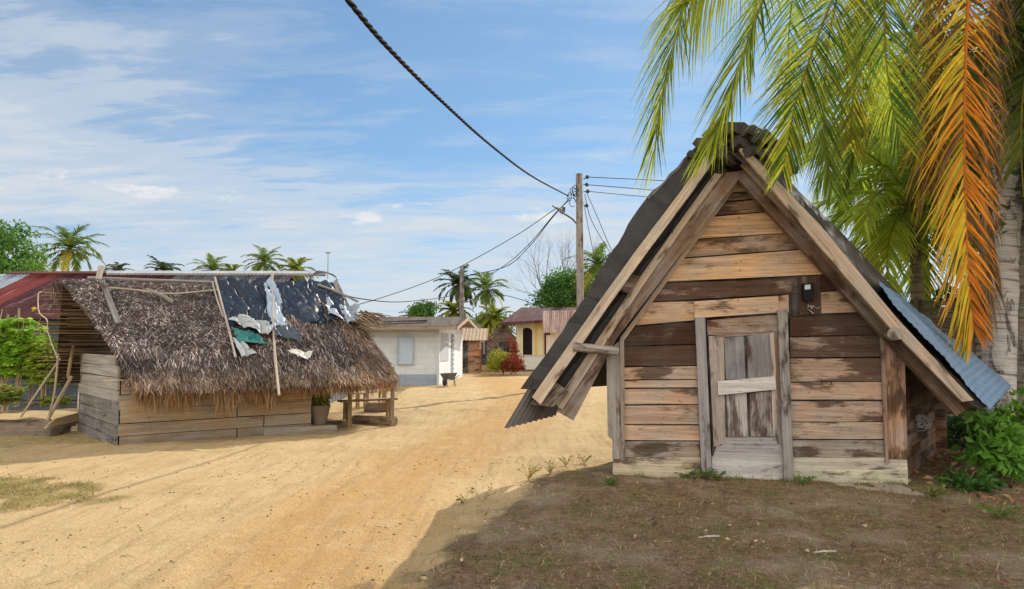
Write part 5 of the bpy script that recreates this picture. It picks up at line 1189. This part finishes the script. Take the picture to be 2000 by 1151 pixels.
for k in range(1700):
    y = 4+9*r6.random()**1.4; x = r6.uniform(-.76*y, .76*y); c_ = r6.choice([(.14,.09,.05), (.24,.15,.08), (.32,.22,.12), (.08,.05,.035)])
    if noise.noise(Vector((x*.9, y*.9, 33))) < .05 and r6.random() < .8: continue
    if x > -1 and r6.random() < .5: c_ = (.40,.32,.22)
    s_ = r6.uniform(.005, .014)*(1.8 if r6.random() < .1 else 1); z = gz(x, y)+.004; a = r6.uniform(0, pi); dx = Vector((cos(a), sin(a), r6.uniform(-.1,.4)))*s_; dy = Vector((-sin(a), cos(a), r6.uniform(-.1,.5)))*s_*.45
    q = Vector((x, y, z)); lt.face([q-dx, q-dy+UP*.004, q+dx, q+dy+UP*.006], rc(c_, .2, r6))
for k in range(140):
    y = 4+8*r6.random(); x = r6.uniform(-.76*y, .76*y); a = r6.uniform(0, pi); z = gz(x, y)+.006; l_ = r6.uniform(.03, .12); q = Vector((x, y, z))
    lt.tube([q, q+Vector((cos(a)*l_*.5, sin(a)*l_*.5, .006)), q+Vector((cos(a+.3)*l_, sin(a+.3)*l_, 0))], .0022, rc((.22,.14,.08), .3, r6), 3, False)
for k in range(700):  # leaf litter near the palm
    x = r6.uniform(4.7, 7.5); y = r6.uniform(6.2, 10); leaf(lt, Vector((x, y, gz(x, y)+.01)), Vector((r6.uniform(-1,1), r6.uniform(-1,1), r6.uniform(0,.3))), r6.uniform(.05,.12), .25, rc(r6.choice([(.25,.13,.06), (.34,.22,.12), (.16,.08,.04)]), .2, r6), r6)
for k in range(110):
    x = r6.uniform(-.6, 5); y = r6.uniform(4.1, 8.0); leaf(lt, Vector((x, y, gz(x, y)+.012)), Vector((r6.uniform(-1,1), r6.uniform(-1,1), r6.uniform(0,.3))), r6.uniform(.03,.07), .3, rc(r6.choice([(.10,.06,.04), (.34,.24,.15), (.20,.09,.05)]), .2, r6), r6)
for k in range(900):
    y = 4+6*r6.random(); x = r6.uniform(-.76*y, 2)
    if noise.noise(Vector((x*.8, y*.8, 44))) < .0: continue
    z = gz(x, y); r_ = r6.uniform(.004, .012); q = Vector((x, y, z+r_*.3)); lt.tube([q-Vector((r_,0,0)), q, q+Vector((r_,0,0))], [r_*.4, r_*.8, r_*.4], rc(r6.choice([(.30,.21,.12),(.45,.36,.24),(.20,.13,.08)]), .2, r6), 5)
lt.build('leaf_litter', CLOTHM, None, kind='stuff', label='scattered dry leaves and twigs on the sand', category='leaf litter')
def weed(px, py, h, label, n=8, dry=True, spread=.8, green=False):
    b = G(px, py); b.z = gz(b.x, b.y); mb = MB()
    for k in range(n):
        a = r6.uniform(0, 2*pi); t_ = b+Vector((cos(a)*h*spread, sin(a)*h*spread, h*r6.uniform(.5,1))); path = spline([b, b.lerp(t_, .5)+UP*h*.15, t_], 5); mb.tube(path, .002, (.34,.24,.10), 3, False)
        for j in range(9):
            q = path[r6.randint(1, 5)]; c_ = (.10,.18,.03) if green else r6.choice([(.36,.34,.10), (.24,.28,.06), (.40,.24,.10)])
            leaf(mb, q, rvec(r6)+UP*.3, r6.uniform(.015,.035), .3, rc(c_, .2, r6), r6)
    mb.build('weed', LEAF, None, label=label, category='weed', group='small weeds by the shade edge and hut')
weed(1032, 940, .20, 'wispy yellow-green weed in the sun at the edge of the shade, tallest of them', 14)
weed(1075, 932, .17, 'yellowish weed just right of the tallest weed', 12)
weed(1105, 915, .13, 'small weed third along the shade edge towards the hut', 9)
weed(1142, 908, .12, 'reddish small weed nearest the left corner of the hut', 9)
weed(942, 985, .19, 'thin bent weed stalk farthest left along the shade edge', 4)
weed(905, 985, .10, 'sparse low weed left of the thin bent stalk', 5)
weed(1375, 944, .12, 'green weed tuft at the foot of the left door post', 26, green=True)
weed(1340, 940, .09, 'creeping green weed left of the door post foot', 20, green=True, spread=1.5)
weed(1402, 946, .11, 'green weed tuft right of the left door post foot', 18, green=True)
weed(1572, 955, .10, 'green grass tuft at the foot of the right planks', 20, green=True, spread=1.1)
weed(1195, 960, .07, 'small green tuft near the left base plank', 16, green=True, spread=1.2)
weed(1820, 985, .14, 'green tuft right of the hut corner', 22, green=True, spread=1.1)
weed(1950, 1025, .12, 'bright green tuft at the right edge in the dappled light', 26, green=True, spread=1.3)
for (px, py, lb) in ((1385, 1064, 'small forked whitish stick lying on the shaded turf'), (1610, 1090, 'pale curved stick lying on the turf right of the forked one')):
    q = G(px, py); q.z = gz(q.x, q.y)+.012; mb = MB(); mb.tube([q-Vector((.09,.03,0)), q, q+Vector((.08,-.03,.01))], [.006,.009,.005], (.42,.38,.32), 6); mb.tube([q, q+Vector((-.03,.08,.02))], [.007,.004], (.2,.15,.1), 5); mb.build('stick', BARK, None, label=lb, category='stick')
# concrete pad under right corner
mb = MB(); a = G(1630, 955); b = G(1800, 972); mb.board([a+Vector((0,-.22,.035)), b+Vector((0,-.15,.035)), b+Vector((.05,.5,.035)), a+Vector((0,.35,.035))], (0,0,-.1), (.30,.25,.20)); mb.build('footing_slab', STONE, None, label='worn sandy concrete slab under the right corner of the wooden hut', category='slab')
